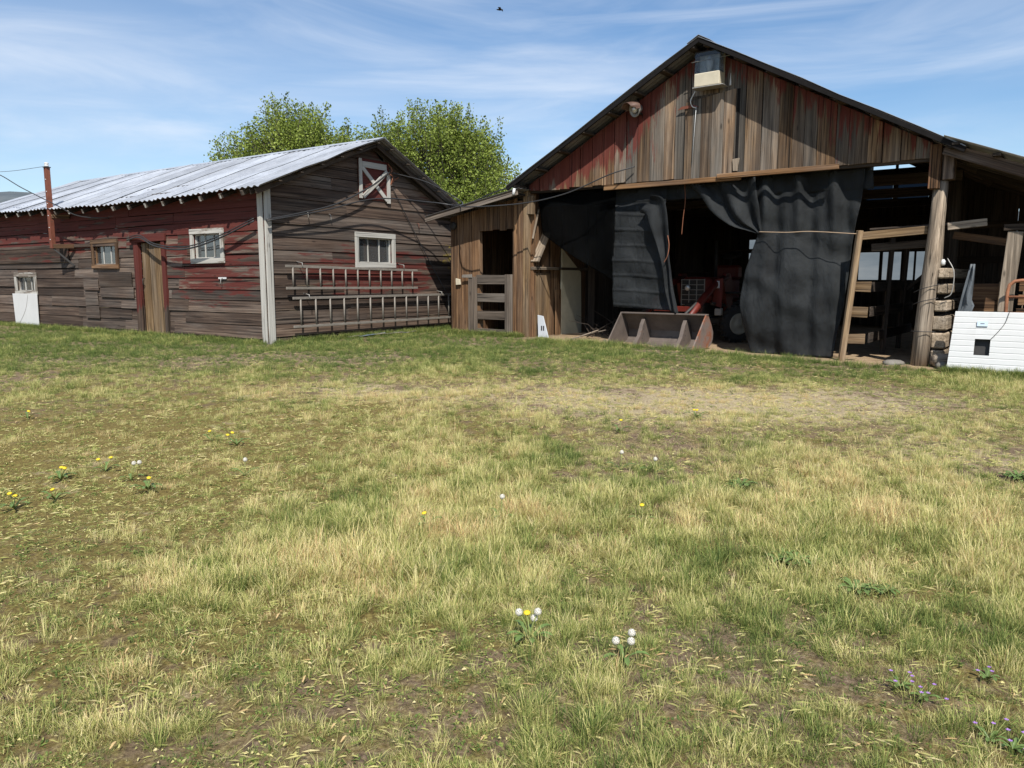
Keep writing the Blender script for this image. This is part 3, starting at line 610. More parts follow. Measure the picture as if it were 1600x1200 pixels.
# ------------------------------------------------------------------ barn
BC, BZ, BSL = 3.72, 5.15, .54
zb = lambda a: BZ - BSL*abs(a-BC)
DEPTH = 9.2
def build_barn():
    B = thing('gable_barn', FB.P(BC, 0), 'tall open-fronted barn with weathered vertical boards in its gable', 'barn')
    def red_b(p):
        a, z, d = FB.inv(p); e = zb(a) - z
        return .62*(1-sstep(.0, .95, e)) + .44*blob(a, z, 2.3, 3.6, 1.1, .7) + .35*blob(a, z, .9, 3.3, .8, .5) + .22*blob(a, z, 5.6, 3.2, .8, .5) + .12
    # gable boards
    e = [-.02]
    while e[-1] < 7.12: e.append(e[-1] + random.uniform(.19, .29))
    e[-1] = 7.25
    LD = (3.36, 4.27, 2.94, 4.36)
    for a0, a1 in zip(e, e[1:]):
        zlo = 2.965 + random.uniform(-.018, .012); g = .003 + (random.random() < .2)*.006
        pts = [(a0+g, zlo), (a1-g, zlo+random.uniform(-.012, .012)), (a1-g, zb(a1)-.06)]
        if a0 < BC < a1: pts.append((BC, zb(BC)-.06))
        pts.append((a0+g, zb(a0)-.06)); dd = random.uniform(-.008, .012)
        if LD[0]-.02 < (a0+a1)/2 < LD[1]+.04: dd -= .012
        slab('siding_board', pts, FB, -.026, dd, W_BARN, B, False, .004, red_b, .006)
    # loft door
    ldr = slab('loft_door', rect(LD[0]+.02, LD[1]-.02, LD[2]+.03, LD[3]-.03), FB, .016, .026, W_DARK, B, False, 0)
    e2 = [LD[0], 3.5, 3.66, 3.85, 4.06, LD[1]]
    for a0, a1 in zip(e2, e2[1:]):
        slab('door_board', [(a0+.003, LD[2]+random.uniform(-.02, .02)), (a1-.003 - (.03 if a1 == LD[1] else 0), LD[2]+random.uniform(-.02, .02)), (a1-.003, LD[3]-.12+.12*(a1-LD[0])/.9), (a0+.003, LD[3]-.12+.12*(a0-LD[0])/.9)], FB, .028, .05+random.uniform(-.004, .006), W_BARN, ldr, False, .004, .0, .004)
    slab('dark_gap_strip', rect(4.275, 4.325, 3.0, 4.36), FB, .014, .0155, M_TAR, ldr, False, 0)  # black strip standing in for the dark open gap beside the door
    slab('latch_block', rect(4.25, 4.36, 3.02, 3.2, .02), FB, .052, .075, W_GREY, ldr, False)
    bm = bmesh.new()
    slab('hinge', [(3.22, 4.13), (3.62, 4.145), (3.5, 4.19), (3.3, 4.18)], FB, .058, .066, M_RUSTRED, ldr, True, 0); bm.free()
    # header beams under the gable
    slab('header_beam', rect(1.76, 4.4, 2.86, 2.945, .006), FB, .015, .065, W_BEAM, B, True, .006)
    slab('header_beam', rect(4.0, 5.98, 2.90, 2.98, .006), FB, .068, .11, W_BEAM, B, True, .006)
    beam('girt', FB.P(-.1, 3.02, -.09), FB.P(7.3, 3.02, -.09), .1, .2, W_DARK, B)
    # roof, purlins and rafters
    OV = .42; n = 12; w = (DEPTH+OV+.3)/n
    for s in (-1, 1):
        ea = BC + s*4.0
        for k in range(n):
            d1 = OV - k*w; d0 = d1 - w - .03; up = Vector((0, 0, .006*(k % 2)+.045))
            jj = random.uniform(-.02, .02) if k == 0 else 0
            corrugated('roof_sheet', FB.P(BC, BZ, d1)+up, FB.P(BC, BZ, d0)+up, FB.P(ea, zb(ea), d1+jj)+up, FB.P(ea, zb(ea), d0)+up, M_ROOFD if s < 0 else M_ROOF, B, 7, .010, .004, 7, .022)
        for k in range(8):
            a = BC + s*(.15+k*.53); beam('purlin', FB.P(a, zb(a)-.022, OV-.03), FB.P(a, zb(a)-.022, -DEPTH), .14, .035, W_DARK, B)
        for k in range(9):
            d = -.14 - k*1.1; beam('rafter', FB.P(BC, BZ-.10, d), FB.P(ea, zb(ea)-.10, d), .05, .12, W_DARK, B)
        beam('barge_board', FB.P(BC, BZ-.005, OV-.03), FB.P(ea, zb(ea)-.005, OV-.03), .03, .075, M_TAR, B)
        q = [FB.P(BC, BZ+.075, OV), FB.P(BC, BZ+.075, -DEPTH), FB.P(BC+s*.2, BZ+.075-.108, -DEPTH), FB.P(BC+s*.2, BZ+.075-.108, OV)]
        bm = bmesh.new(); lo = [bm.verts.new(p-Z*.008) for p in q]; hi = [bm.verts.new(p) for p in q]; bm.faces.new(lo); bm.faces.new(hi)
        for i in range(4): bm.faces.new((lo[i], lo[(i+1) % 4], hi[(i+1) % 4], hi[i]))
        bm_obj('ridge_cap', bm, M_ROOF, B)
    for d in (-2.3, -4.6, -6.9):
        beam('tie_beam', FB.P(-.1, 2.95, d), FB.P(7.4, 2.95, d), .12, .18, W_DARK, B)
        for a in (0.12, 7.3): beam('post', FB.P(a, -.1, d), FB.P(a, 2.86, d), .16, .16, W_DARK, B)
        beam('king_post', FB.P(BC, 3.05, d), FB.P(BC, BZ-.2, d), .1, .1, W_DARK, B)
    # left side wall (warm boards near the front, darker wood deeper to paint interior shade)
    a = .02
    while a < DEPTH:
        b = a + random.uniform(.2, .3)
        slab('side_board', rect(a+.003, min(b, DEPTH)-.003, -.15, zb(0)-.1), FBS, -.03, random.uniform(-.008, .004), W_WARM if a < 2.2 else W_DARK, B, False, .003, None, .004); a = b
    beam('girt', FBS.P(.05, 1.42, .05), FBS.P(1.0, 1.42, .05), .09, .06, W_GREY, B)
    beam('girt', FBS.P(1.1, 1.42, .05), FBS.P(DEPTH, 1.42, .05), .09, .06, W_DARK, B)  # same girt in darker wood, painting the shade deeper in
    beam('knee_brace', FBS.P(.06, 1.55, .10), FBS.P(.5, 2.15, .10), .2, .04, W_GREY, B)
    beam('knee_brace', FBS.P(.04, 2.0, .06), FBS.P(.25, 2.6, .06), .12, .04, W_GREY, B)
    slab('sheathing_board', rect(.08, .72, -.1, 1.32), FBS, .008, .03, W_BEAM2, B, False); slab('sheathing_board', rect(.86, 1.06, -.1, .98, .01), FBS, .08, .11, W_WARM, B, False)
    # front-left corner post of boards
    for (a0, a1, d0, d1, z1, m_) in ((-.30, -.13, -.05, .02, 2.78, W_WARM), (-.13, .0, -.06, .04, 3.0, W_BEAM2), (-.03, .06, -.16, -.065, 2.95, W_WARM)):
        slab('corner_post', rect(a0, a1-.004, -.15, z1, .006), FB, d0, d1, m_, B, False, .006, None, .004)
    slab('corner_block', rect(-.02, .12, 2.5, 2.86, .01), FB, -.04, .05, W_BEAM2, B, False)
    # right front post: a debarked log with a boarded head
    pts = [FB.P(7.28, -.16, .0), FB.P(7.30, .5, .01), FB.P(7.33, 1.1, .0), FB.P(7.37, 1.5, .01), FB.P(7.38, 2.0, 0), FB.P(7.40, 2.62, 0)]
    tube('log_post', pts, [.125, .118, .115, .125, .105, .098], W_GREY, B, 14, .05)
    slab('post_head', rect(7.25, 7.40, 2.5, 3.14, .01), FB, -.08, .16, W_WARM, B, False, .006, .5); slab('post_head', rect(7.405, 7.56, 2.62, 3.08, .01), FB, -.1, .13, W_SHED, B, False, .006, .3)
    for z, dz in ((1.0, .12), (.82, .1), (.42, .0)):
        tube('wire_wrap', curve([FB.P(7.15, z, .10), FB.P(7.28, z+dz*.5, .175), FB.P(7.48, z+dz, .1)], 10), .006, M_DARKMET, B, 6)
    # rear wall with openings
    D = -DEPTH; FR_ = Fr(FB.P(0, 0, D), FB.ax, FB.n)
    ops = [(1.30, 1.80, 1.25, 2.32), (4.30, 4.80, 1.18, 1.9), (4.88, 5.32, 1.18, 1.9), (5.38, 5.62, 1.18, 1.9), (5.67, 5.95, 1.18, 1.9), (4.4, 5.02, 3.1, 3.8), (5.14, 5.86, 3.1, 3.8), (4.45, 5.05, 4.02, 4.17), (5.12, 5.86, 3.98, 4.12)]
    cutsA = sorted(set([-.05, 7.5] + [x for o in ops for x in o[:2]]))
    for a0, a1 in zip(cutsA, cutsA[1:]):
        am = (a0+a1)/2; zs = [-.15]; bands = sorted([o[2:] for o in ops if o[0] < am < o[1]])
        segs = []; lo = -.15
        for z0, z1 in bands: segs.append((lo, z0)); lo = z1
        segs.append((lo, None)); nb = max(1, round((a1-a0)/.3))
        for i in range(nb):
            x0 = a0+(a1-a0)*i/nb; x1 = a0+(a1-a0)*(i+1)/nb
            for z0, z1 in segs:
                top = lambda x: (zb(x)-.05 if z1 is None else z1)
                pts = [(x0, z0), (x1, z0), (x1, top(x1))] + ([(BC, zb(BC)-.05)] if z1 is None and x0 < BC < x1 else []) + [(x0, top(x0))]
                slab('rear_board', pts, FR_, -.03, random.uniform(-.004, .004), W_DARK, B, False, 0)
    for o in ops[5:7]: slab('plastic_sheet', rect(o[0], o[1], o[2], o[3]), FR_, .012, .014, M_PLASTIC, B, True, 0)
    # sideways dividing wall of the right bay
    FP = Fr(FB.P(0, 0, -4.2), FB.ax, FB.n); a = 6.75
    while a < 10.6:
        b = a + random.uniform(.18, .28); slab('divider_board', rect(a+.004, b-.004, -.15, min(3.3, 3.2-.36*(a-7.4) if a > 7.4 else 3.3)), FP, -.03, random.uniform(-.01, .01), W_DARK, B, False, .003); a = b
    for z in (1.5, 2.15): slab('divider_rail', rect(6.8, 10.4, z, z+.12), FP, .015, .05, W_DARK, B, True)
    # small boards with gaps high in the far left of the rear wall
    # right-hand lean-to roof
    zr = lambda a: 3.06 - .40*(a-7.66)
    n = 11; w = (DEPTH+.5)/n
    for k in range(n):
        d1 = .46 - k*w; d0 = d1-w-.03; up = Vector((0, 0, .006*(k % 2)+.06))
        corrugated('roof_sheet', FB.P(7.45, zr(7.45), d1)+up, FB.P(7.45, zr(7.45), d0)+up, FB.P(10.6, zr(10.6), d1)+up, FB.P(10.6, zr(10.6), d0)+up, M_ROOF, B, 7, .010, .004, 3, .01)
    for k in range(7): a = 7.6+k*.5; beam('purlin', FB.P(a, zr(a)+.0, .42), FB.P(a, zr(a)+.0, -DEPTH), .1, .04, W_DARK, B)
    beam('rafter', FB.P(7.45, zr(7.45)-.1, .28), FB.P(10.6, zr(10.6)-.1, .28), .05, .16, W_SHED, B, paint=.35)
    for k in range(6): d = -.5-k*1.6; beam('rafter', FB.P(7.45, zr(7.45)-.1, d), FB.P(10.6, zr(10.6)-.1, d), .05, .14, W_DARK, B)
    FSR = Fr(FB.P(10.5, 0, 0), -FB.n, FB.ax); a = .0
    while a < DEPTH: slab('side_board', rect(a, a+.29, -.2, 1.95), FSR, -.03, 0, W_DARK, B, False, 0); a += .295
    slab('board_post', [(8.20, -.1), (8.38, -.1), (8.42, 1.2), (8.46, 1.86), (8.27, 1.87), (8.24, 1.2)], FB, -.12, -.05, W_GREY, B, False, .006, None, .006)
    slab('post_cap', rect(8.22, 8.52, 1.88, 1.97), FB, -.14, -.03, W_DARK, B, True)
    beam('cross_rail', FB.P(7.55, 1.86, -.45), FB.P(8.32, 1.72, -.45), .05, .11, W_WARM, B); 
    # rear wall lintels
    for z in (1.05, 2.0, 2.75, 3.95): beam('rear_girt', FR_.P(-.05, z, .07), FR_.P(7.4, z, .07), .08, .12, W_DARK, B)
    return B
BARN = build_barn()

# pen frame beside the log post
def build_pen():
    t = thing('pen_fence', FB.P(6.25, -.1), 'rough board pen fence running back into the barn beside the black tarp', 'fence')
    beam('post', FB.P(6.16, -.15, .03), FB.P(6.32, 1.95, .0), .07, .09, W_BEAM2, t)
    for z in (.27, .70, 1.10):
        slab('lit_board_end', rect(6.20+z*.07, 6.46+z*.05, z-.1, z+.06, .01), FB, -.08, -.045, W_BEAM2, t, True)  # light stubs painted as the sunlit ends of the boards
        beam('board', FB.P(6.42, z-.03, -.6), FB.P(6.5, z-.02, -3.9), .03, .16, W_DARK, t, bev=.004)  # dark wood paints the shade on the boards behind their lit ends
    for d in (-1.6, -3.0): beam('post', FB.P(6.45, -.1, d), FB.P(6.5, 1.9, d), .07, .07, W_DARK, t)
    beam('top_rail', FB.P(6.30, 1.86, -.03), FB.P(7.26, 1.93, -.06), .06, .12, W_BEAM2, t); beam('top_rail', FB.P(7.5, 1.97, -.15), FB.P(8.0, 2.02, -.2), .06, .11, W_GREY, t)
    beam('deck_board', FB.P(6.4, 1.98, -.4), FB.P(7.6, 2.02, -.4), .25, .03, W_DARK, t); beam('deck_board', FB.P(6.4, 1.70, -.5), FB.P(7.3, 1.75, -.5), .05, .12, W_DARK, t)
    beam('brace', FB.P(6.5, 1.0, -3.2), FB.P(7.2, 1.7, -3.2), .06, .06, W_DARK, t)
build_pen()
def build_ties():
    t = thing('timber_fence', FB.P(7.55, -.1), 'stack of square timber ends wired beside the log post', 'fence')
    for a0, a1, z0, z1 in ((7.45, 7.60, 1.21, 1.36), (7.44, 7.60, .98, 1.13), (7.42, 7.60, .72, .88), (7.41, 7.62, .44, .65), (7.41, 7.61, .17, .40), (7.42, 7.60, -.09, .14)):
        j = random.uniform(-.05, .08); c = (a0+a1)/2; z = (z0+z1)/2
        beam('timber', FB.P(c, z, .04+j), FB.P(c, z, -2.4), a1-a0, z1-z0, W_TIE, t, bev=.02)
    tube('tie_wire', curve([FB.P(7.56, 1.5, .06), FB.P(7.66, 1.3, .1), FB.P(7.65, 1.0, .1), FB.P(7.56, .92, .1)], 16), .008, M_WIRE, t, 6)
    lathe('insulator', [(0, .02), (.02, .035), (.06, .035), (.09, .015)], FB.P(7.50, 1.40, .02), Z, M_WHITE, t, 10)
build_ties()

# ------------------------------------------------------------------ little lean-to between shed and barn
def build_leanto():
    t = thing('lean_to', FB.P(-1.2, 0), 'brown board lean-to filling the gap between shed and barn', 'shed')
    zt = lambda a: 2.93 + .17*a
    hole = (-1.30, -.40, -1, 2.22)
    e = [-2.12, -1.93, -1.74, -1.52, -1.30, -1.12, -.94, -.76, -.58, -.40, -.305]
    for a0, a1 in zip(e, e[1:]):
        z0 = -.15 if (a1 <= hole[0]+.01 or a0 >= hole[1]-.01) else hole[3] + random.uniform(-.02, .02)
        slab('plank', [(a0+.004, z0), (a1-.004, z0), (a1-.004, zt(a1)-.03), (a0+.004, zt(a0)-.03)], FB, -.03, random.uniform(-.006, .012), W_WARM, t, False, .004, None, .005)
    for a in (-1.33, -.40): beam('door_jamb', FB.P(a, -.15, -.06), FB.P(a, 2.22, -.06), .06, .1, W_WARM, t)
    # roof of boards and sheet
    for k in range(8):
        d1 = .42-k*.7; d0 = d1-.73; up = Vector((0, 0, .005*(k % 2)+.02))
        corrugated('roof_sheet', FB.P(.05, zt(.05)+.03, d1)+up, FB.P(.05, zt(.05)+.03, d0)+up, FB.P(-2.5, zt(-2.5)+.02, d1)+up, FB.P(-2.5, zt(-2.5)+.02, d0)+up, M_ROOFD, t, 7, .010, .004, 3, .01)
    beam('fascia', FB.P(.0, zt(0)-.03, .40), FB.P(-2.5, zt(-2.5)-.035, .40), .03, .085, W_DGREY, t)
    for k in range(5): a = -.1-k*.55; beam('purlin', FB.P(a, zt(a)-.025, .38), FB.P(a, zt(a)-.025, -5), .06, .05, W_DARK, t)
    FS2 = Fr(FB.P(-2.12, 0, -.04), -FB.n, -FB.ax)
    for k in range(18): slab('side_plank', rect(k*.28, k*.28+.275, -.15, 2.5), FS2, -.03, 0, W_WARM, t, False, 0)
    FS3 = Fr(FB.P(0, 0, -5.1), FB.ax, FB.n)
    for k in range(8): slab('rear_plank', rect(-2.1+k*.26, -2.1+k*.26+.262, -.15, zt(-2.1+k*.26)-.02), FS3, -.03, 0, W_DARK, t, False, 0)
    tube('ridge_hook', [FB.P(-.06, 2.98, .43), FB.P(-.06, 2.86, .46)], .03, M_WHITE, t)
    lathe('wall_lamp_base', [(0, .09), (.04, .09), (.06, .06)], FB.P(-2.02, 2.35, .012), FB.n, M_DARKMET, t, 14)
build_leanto()
def build_gate():
    t = thing('board_gate', FB.P(-1.0, 0, .05), 'low grey board gate across the lean-to doorway', 'gate')
    for z0, z1 in ((1.10, 1.28), (.72, .90), (.34, .52), (-.02, .14)): slab('gate_board', rect(-1.36, -.50, z0, z1, .012), FB, .035, .06, W_DGREY, t, True, .005, None, .004)
    slab('gate_upright', rect(-.56, -.37, -.05, 1.29, .008), FB, .061, .085, W_DGREY, t, False); slab('gate_upright', rect(-1.56, -1.32, -.03, 1.25, .01), FB, .061, .085, W_DGREY, t, False)
    slab('gate_strap', rect(-1.72, -1.45, 1.22, 1.30, .012), FB, .086, .10, M_ALU, t, True)
    slab('latch', rect(-1.95, -1.82, 1.08, 1.2, .02), FB, .02, .06, M_IVORY, t, True)
build_gate()

# ------------------------------------------------------------------ shade cloth
def lerp_poly(P, t):
    x = t*(len(P)-1); i = min(int(x), len(P)-2); f = x-i; return tuple(P[i][k]*(1-f)+P[i+1][k]*f for k in range(len(P[0])))
def cloth(name, left, right, label, d0, fold, nu=36, nv=40, group='pieces of black shade cloth hung in the barn opening', mtl=None):
    V, F = [], []; o0 = FB.P(left[0][0], left[0][1], d0); M = basis(o0, FB.ax, FB.n, Z*1.); M = basis(o0, FB.ax, Z.cross(FB.ax), Z); Mi = M.inverted()
    Lc = [tuple(p) for p in curve([(x, y, 0) for x, y in left], 30)]; Rc = [tuple(p) for p in curve([(x, y, 0) for x, y in right], 30)]
    for j in range(nv+1):
        l, r = lerp_poly(Lc, j/nv), lerp_poly(Rc, j/nv)
        for i in range(nu+1):
            s = i/nu; a = l[0]*(1-s)+r[0]*s; z = l[1]*(1-s)+r[1]*s; V.append(Mi @ FB.P(a, z, d0 + fold(s, j/nv, a, z)))
    for j in range(nv):
        for i in range(nu): k = j*(nu+1)+i; F.append((k, k+1, k+nu+2, k+nu+1))
    me = bpy.data.meshes.new(name); me.from_pydata(V, [], F); o = me_obj(name, me, mtl or M_CLOTH, None, M, True)
    md = o.modifiers.new('thickness', 'SOLIDIFY'); md.thickness = .004
    return tag(o, label, 'tarp', group)
def nz(a, z, s, k=0.): return mnoise.noise((a*s, z*s, k))
tri = lambda x: abs((x % 1)-.5)*2
t1 = cloth('shade_cloth', [(1.84, 2.92), (1.86, 2.2), (1.84, 1.4), (1.87, .66)], [(2.95, 2.92), (2.9, 2.2), (3.02, 1.4), (3.14, .62)], 'creased black shade cloth hanging in a flat square panel above the bucket', -.19,
      lambda s, t, a, z: .02*max(0, 1-5*tri(z/.285 + .25*s + .1*nz(a, z, 1.5, 7))) + .014*math.sin(z*9+a*3) + .05*nz(a, z, 1.6) + .02*nz(a, z, 4.) + .05*s*nz(a, z, 1.1, 3) - .06*(t < .18)*(1-t/.18), 40, 110)
cloth('shade_cloth', [(2.48, 2.42), (2.62, 2.36), (2.74, 2.1), (2.96, 1.5), (3.04, 1.0), (3.14, .62)], [(2.72, 2.72), (2.98, 2.62), (3.08, 2.1), (3.12, 1.5), (3.2, 1.0), (3.3, .55)], 'narrow twisted black shade cloth flap folded over beside the square panel', -.04,
      lambda s, t, a, z: .05*math.sin(s*7+t*3)*(1-.3*t) + .03*nz(a, z, 3.))
cloth('shade_cloth', [(.14, 2.93), (.16, 2.6), (.18, 2.3), (.22, 2.1)], [(1.9, 2.93), (1.9, 2.3), (1.88, 1.6), (1.86, 1.15)], 'single-layer black shade cloth drawn up slantwise next to the lean-to corner', -.16,
      lambda s, t, a, z: .05*math.sin(a*5+z*2)*t + .05*nz(a, z, 1.4), mtl=M_NET)  # thin net has its own darker cloth colour
cloth('shade_cloth', [(4.46, 2.92), (4.60, 2.5), (4.66, 2.0), (4.52, 1.5), (4.44, .9), (4.52, .3), (4.64, -.08)], [(6.32, 2.92), (6.26, 2.4), (6.17, 1.9), (6.12, 1.3), (6.08, .7), (6.02, .3), (5.98, -.08)], 'wide black shade cloth curtain reaching the ground left of the pen', -.20,
      lambda s, t, a, z: (.065*math.sin(a*11 + 1.1*nz(a, z, 1.2)) + .03*math.sin(a*23+2+z))*(.75 if z > 1.95 else .4) + .12*nz(a, z, .9, 2) + .05*nz(a, z, 2.6, 5) + .16*math.exp(-((z-.95)/.8)**2)*(1-s) + .018*math.sin(z*9+a*6+3*nz(a, z, 1.5)), 70, 70)
cloth('shade_cloth', [(3.42, 2.86), (3.62, 2.66), (3.86, 2.36), (4.2, 2.12), (4.5, 2.02), (4.66, 1.97)], [(4.62, 2.90), (4.66, 2.6), (4.70, 2.4), (4.72, 2.2), (4.73, 2.08), (4.74, 1.97)], 'swagged black shade cloth gathered to a knot over the tractor', -.10,
      lambda s, t, a, z: .07*math.sin(s*14+t*2)*(1-t*.6) + .05*nz(a, z, 2.2))
cloth('shade_cloth', [(.1, 2.95), (.1, 2.80), (.1, 2.66)], [(6.42, 2.96), (6.42, 2.8), (6.44, 2.6)], 'long black strip added for the shade under the header beam', -.24,
      lambda s, t, a, z: .03*math.sin(a*8) + .03*nz(a, z, 2.), 80, 8)  # added dark strip standing in for the beam's shadow on the cloths
def line(name, pts, r, m_, label, cat, group=None, n=40, seg=6):
    o = tube(name, curve(pts, n), r, m_, None, seg); return tag(o, label, cat, group)
line('twine', [FB.P(4.72, 1.99, -.04), FB.P(5.2, 1.96, .03), FB.P(5.6, 1.96, .03), FB.P(6.28, 1.90, .02)], .006, M_TWINE, 'thin tan twine tied tight across the wide black curtain', 'twine')
line('hanging_rope', [FB.P(3.28, 2.9, -.2), FB.P(3.3, 2.6, -.2), FB.P(3.27, 2.3, -.2), FB.P(3.25, 2.0, -.2)], .006, M_ROPE, 'orange rope end hanging down inside the barn opening', 'rope')
line('hanging_rope', [FB.P(3.08, 1.98, .02), FB.P(3.12, 1.8, .04), FB.P(3.10, 1.62, .05), FB.P(3.03, 1.5, .04)], .008, M_ROPE, 'frayed orange rope knotted on the edge of the twisted cloth flap', 'rope')

# ------------------------------------------------------------------ loader bucket and tractor
def build_bucket():
    A0, A1 = 2.14, 3.84; t = thing('loader_bucket', FB.P(3.0, -.04, .2), 'worn steel loader bucket resting on the dirt at the barn opening', 'bucket')
    prof = [(.56, -.03), (.30, -.035), (-.12, -.03), (-.26, .02), (-.34, .12), (-.35, .24), (-.26, .38), (-.10, .56)]
    def strip(name, pr, th, a0, a1, m_, par):
        bm = bmesh.new(); o0 = FB.P(a0, 0, 0); M = basis(o0, FB.ax, Z.cross(FB.ax), Z); Mi = M.inverted(); L = []
        for a in (a0, a1):
            row = []
            for i, (d, z) in enumerate(pr):
                p, q = pr[max(i-1, 0)], pr[min(i+1, len(pr)-1)]; tx, tz = q[0]-p[0], q[1]-p[1]; l = math.hypot(tx, tz)
                row.append((bm.verts.new(Mi @ FB.P(a, z, d)), bm.verts.new(Mi @ FB.P(a, z+th*tx/l*1., d-th*tz/l))))
            L.append(row)
        n = len(pr)
        for i in range(n-1):
            for k in (0, 1): bm.faces.new((L[0][i][k], L[0][i+1][k], L[1][i+1][k], L[1][i][k]))
        for r in L:
            for i in range(n-1): bm.faces.new((r[i][0], r[i+1][0], r[i+1][1], r[i][1]))
        for i in (0, n-1): bm.faces.new((L[0][i][0], L[0][i][1], L[1][i][1], L[1][i][0]))
        return bm_obj(name, bm, m_, par, M)
    strip('shell', prof, -.014, A0, A1, M_STEEL, t)
    for nm, c in (('side_plate', A0), ('side_plate', A1)):
        fr = Fr(FB.P(c, 0, 0), FB.n, FB.ax); slab(nm, [(x, z-.002) for x, z in prof] + [(-.02, .57), (.10, .45)], fr, -.012, .012, M_STEEL if c == A0 else M_STEELR, t, True, 0)
    beam('lip_bar', FB.P(A0-.02, .565, -.06), FB.P(A1+.02, .565, -.06), .09, .03, M_STEEL, t)
    beam('cutting_edge', FB.P(A0-.03, -.028, .54), FB.P(A1+.03, -.028, .54), .12, .02, M_STEEL, t)
    for c in (2.58, 3.42):
        fr = Fr(FB.P(c, 0, 0), FB.n, FB.ax); g = slab('gusset', [(.30, -.02), (-.12, -.02), (-.25, .03), (-.33, .12), (-.34, .24), (-.20, .44), (-.08, .46), (.0, .36), (.08, .16)], fr, -.035, .035, M_STEEL, t, True, .005)
        for z in (.1, .18, .27): tube('bolt_hole', [fr.P(.02+.05*(z > .15)*-1, z, .0352), fr.P(.02+.05*(z > .15)*-1, z, .0362)], .013, M_DARKMET, g, 8, 0, False)
    strip('weld_rib', [(.3, -.026), (-.12, -.022), (-.25, .03), (-.33, .14)], .012, 3.03, 3.05, M_STEEL, t)
    slab('tooth', [(-.06, 0), (.06, 0), (.05, .13), (-.03, .12)], Fr(FB.P(A0-.02, -.04, .5), FB.n, FB.ax), -.03, -.013, M_ALU, t, True, .003)
M_STEELR = plain('rusty_side_steel', (.19, .15, .13), .65, .1, .3, 4, .3, .3, (.22, .085, .045), .46)
build_bucket()
def build_tractor():
    X, D = 2.80, -1.95; t = thing('tractor', FB.P(X, -.05, D), 'old red loader tractor parked in the dark behind the bucket', 'tractor')
    T = lambda a, z, d: FB.P(X+a, z, D+d)
    def box(name, a0, a1, z0, z1, d0, d1, m_, par=None, bev=.02):
        return slab(name, rect(X+a0, X+a1, z0, z1), FB, D+d0, D+d1, m_, par or t, True, bev)
    hood = box('hood', -.32, .32, .72, 1.24, -1.7, .0, M_TRED, None, .07); box('chassis', -.22, .22, .4, .72, -2.3, .05, M_DARKMET)
    gr = box('grille', -.30, .20, .66, 1.20, .003, .02, M_DARKMET, None, .01)
    for k in range(4): a = -.30+k*.165; box('grille_bar', a, a+.018, .66, 1.2, .021, .034, M_WIRE, gr, .003)
    for k in range(6): z = .67+k*.102; box('grille_bar', -.30, .2, z, z+.014, .0345, .044, M_WIRE, gr, .003)
    lathe('headlight', [(0, .05), (.04, .06), (.06, .05), (.065, .0)], T(-.14, 1.02, .04), FB.n, M_REFL, t, 14)
    box('front_axle', -.75, .75, .28, .42, -.35, -.2, M_DARKMET); box('cowl', -.28, .28, 1.2, 1.5, -1.9, -1.6, M_TRED, None, .05)
    for s in (-1, 1):
        for (a, d, r, w, nm) in ((.78*s, -.28, .36, .2, 'front_wheel'), (.85*s, -2.0, .66, .34, 'rear_wheel')):
            z = r-.06; wax = ((FB.ax*.8 + FB.n*.6)*s if r < .5 else FB.ax*s); wfw = Z.cross(wax).normalized(); wl = lathe(nm, [(-w/2, r*.55), (-w/2, r*.86), (-w*.36, r*.97), (-w*.1, r), (w*.1, r), (w*.36, r*.97), (w/2, r*.86), (w/2, r*.55)], T(a, z, d), wax, M_TYRE, t, 32)
            lathe('rim', [(w*.3, r*.5), (w*.52, r*.6), (w*.56, r*.56), (w*.515, r*.44), (w*.515, r*.2), (w*.6, r*.16), (w*.6, .01)], T(a, z, d), wax, M_RIM, wl, 24)
            for k in range(18):
                an = 6.2832*k/18; c = T(a, z, d) + Z*r*math.sin(an) + wfw*r*math.cos(an); beam('tread_lug', c-wax*w*.42, c+wax*w*.42, .05, .04, M_TYRE, wl)
    # loader frame: uprights, arms down to the bucket, rams
    for s in (-1, 1):
        a = .48*s; up = slab('loader_upright', [(-.75, .5), (-.45, .5), (-.2, 1.15), (-.3, 1.32), (-.55, 1.32), (-.72, 1.1)], Fr(T(a, 0, 0), FB.n, FB.ax), -.04, .04, M_TRED, t, True, .01)
        ar = tube('loader_arm', [T(a, 1.25, -.45), T(a, 1.12, .1), T(a, .74, .9), T(a, .36, 1.6)], [.065, .07, .075, .06], M_TRED, t, 8)
        tube('ram', [T(a, .66, -.4), T(a, .72, .3)], .035, M_DARKMET, t); tube('ram', [T(a*.95, .98, .35), T(a*.95, .55, 1.5)], .03, M_DARKMET, t)
    beam('cross_tube', T(-.5, .62, .85), T(.5, .62, .85), .1, .1, M_TRED, t); slab('arm_plate', [(.42, .7), (.62, .62), (.64, 1.22), (.48, 1.2)], Fr(T(0, 0, 0), FB.ax, FB.n), .12, .15, M_TRED, t, False, .01)
    slab('paper_tag', rect(X+.5, X+.57, 1.02, 1.16), FB, D+.152, D+.155, M_WHITE, t, True, 0)
    box('lamp_box', .5, .64, .48, .62, .1, .2, M_WIRE, None, .01); box('running_board', .3, .95, .9, .94, -.9, -.3, M_DARKMET)
    st = lathe('steering_wheel', [(0, .2), (.02, .22), (.04, .2)], T(0, 1.72, -2.0), (FB.n*.4+Z*.9), M_DARKMET, t, 20); tube('seat_column', [T(0, 1.4, -1.8), T(0, 1.72, -2.0)], .03, M_DARKMET, t)
    box('seat', -.24, .24, 1.1, 1.2, -2.8, -2.35, M_DARKMET, None, .03); tube('exhaust', [T(.1, 1.2, -.8), T(.1, 2.0, -.8)], .035, M_DARKMET, t)
build_tractor()

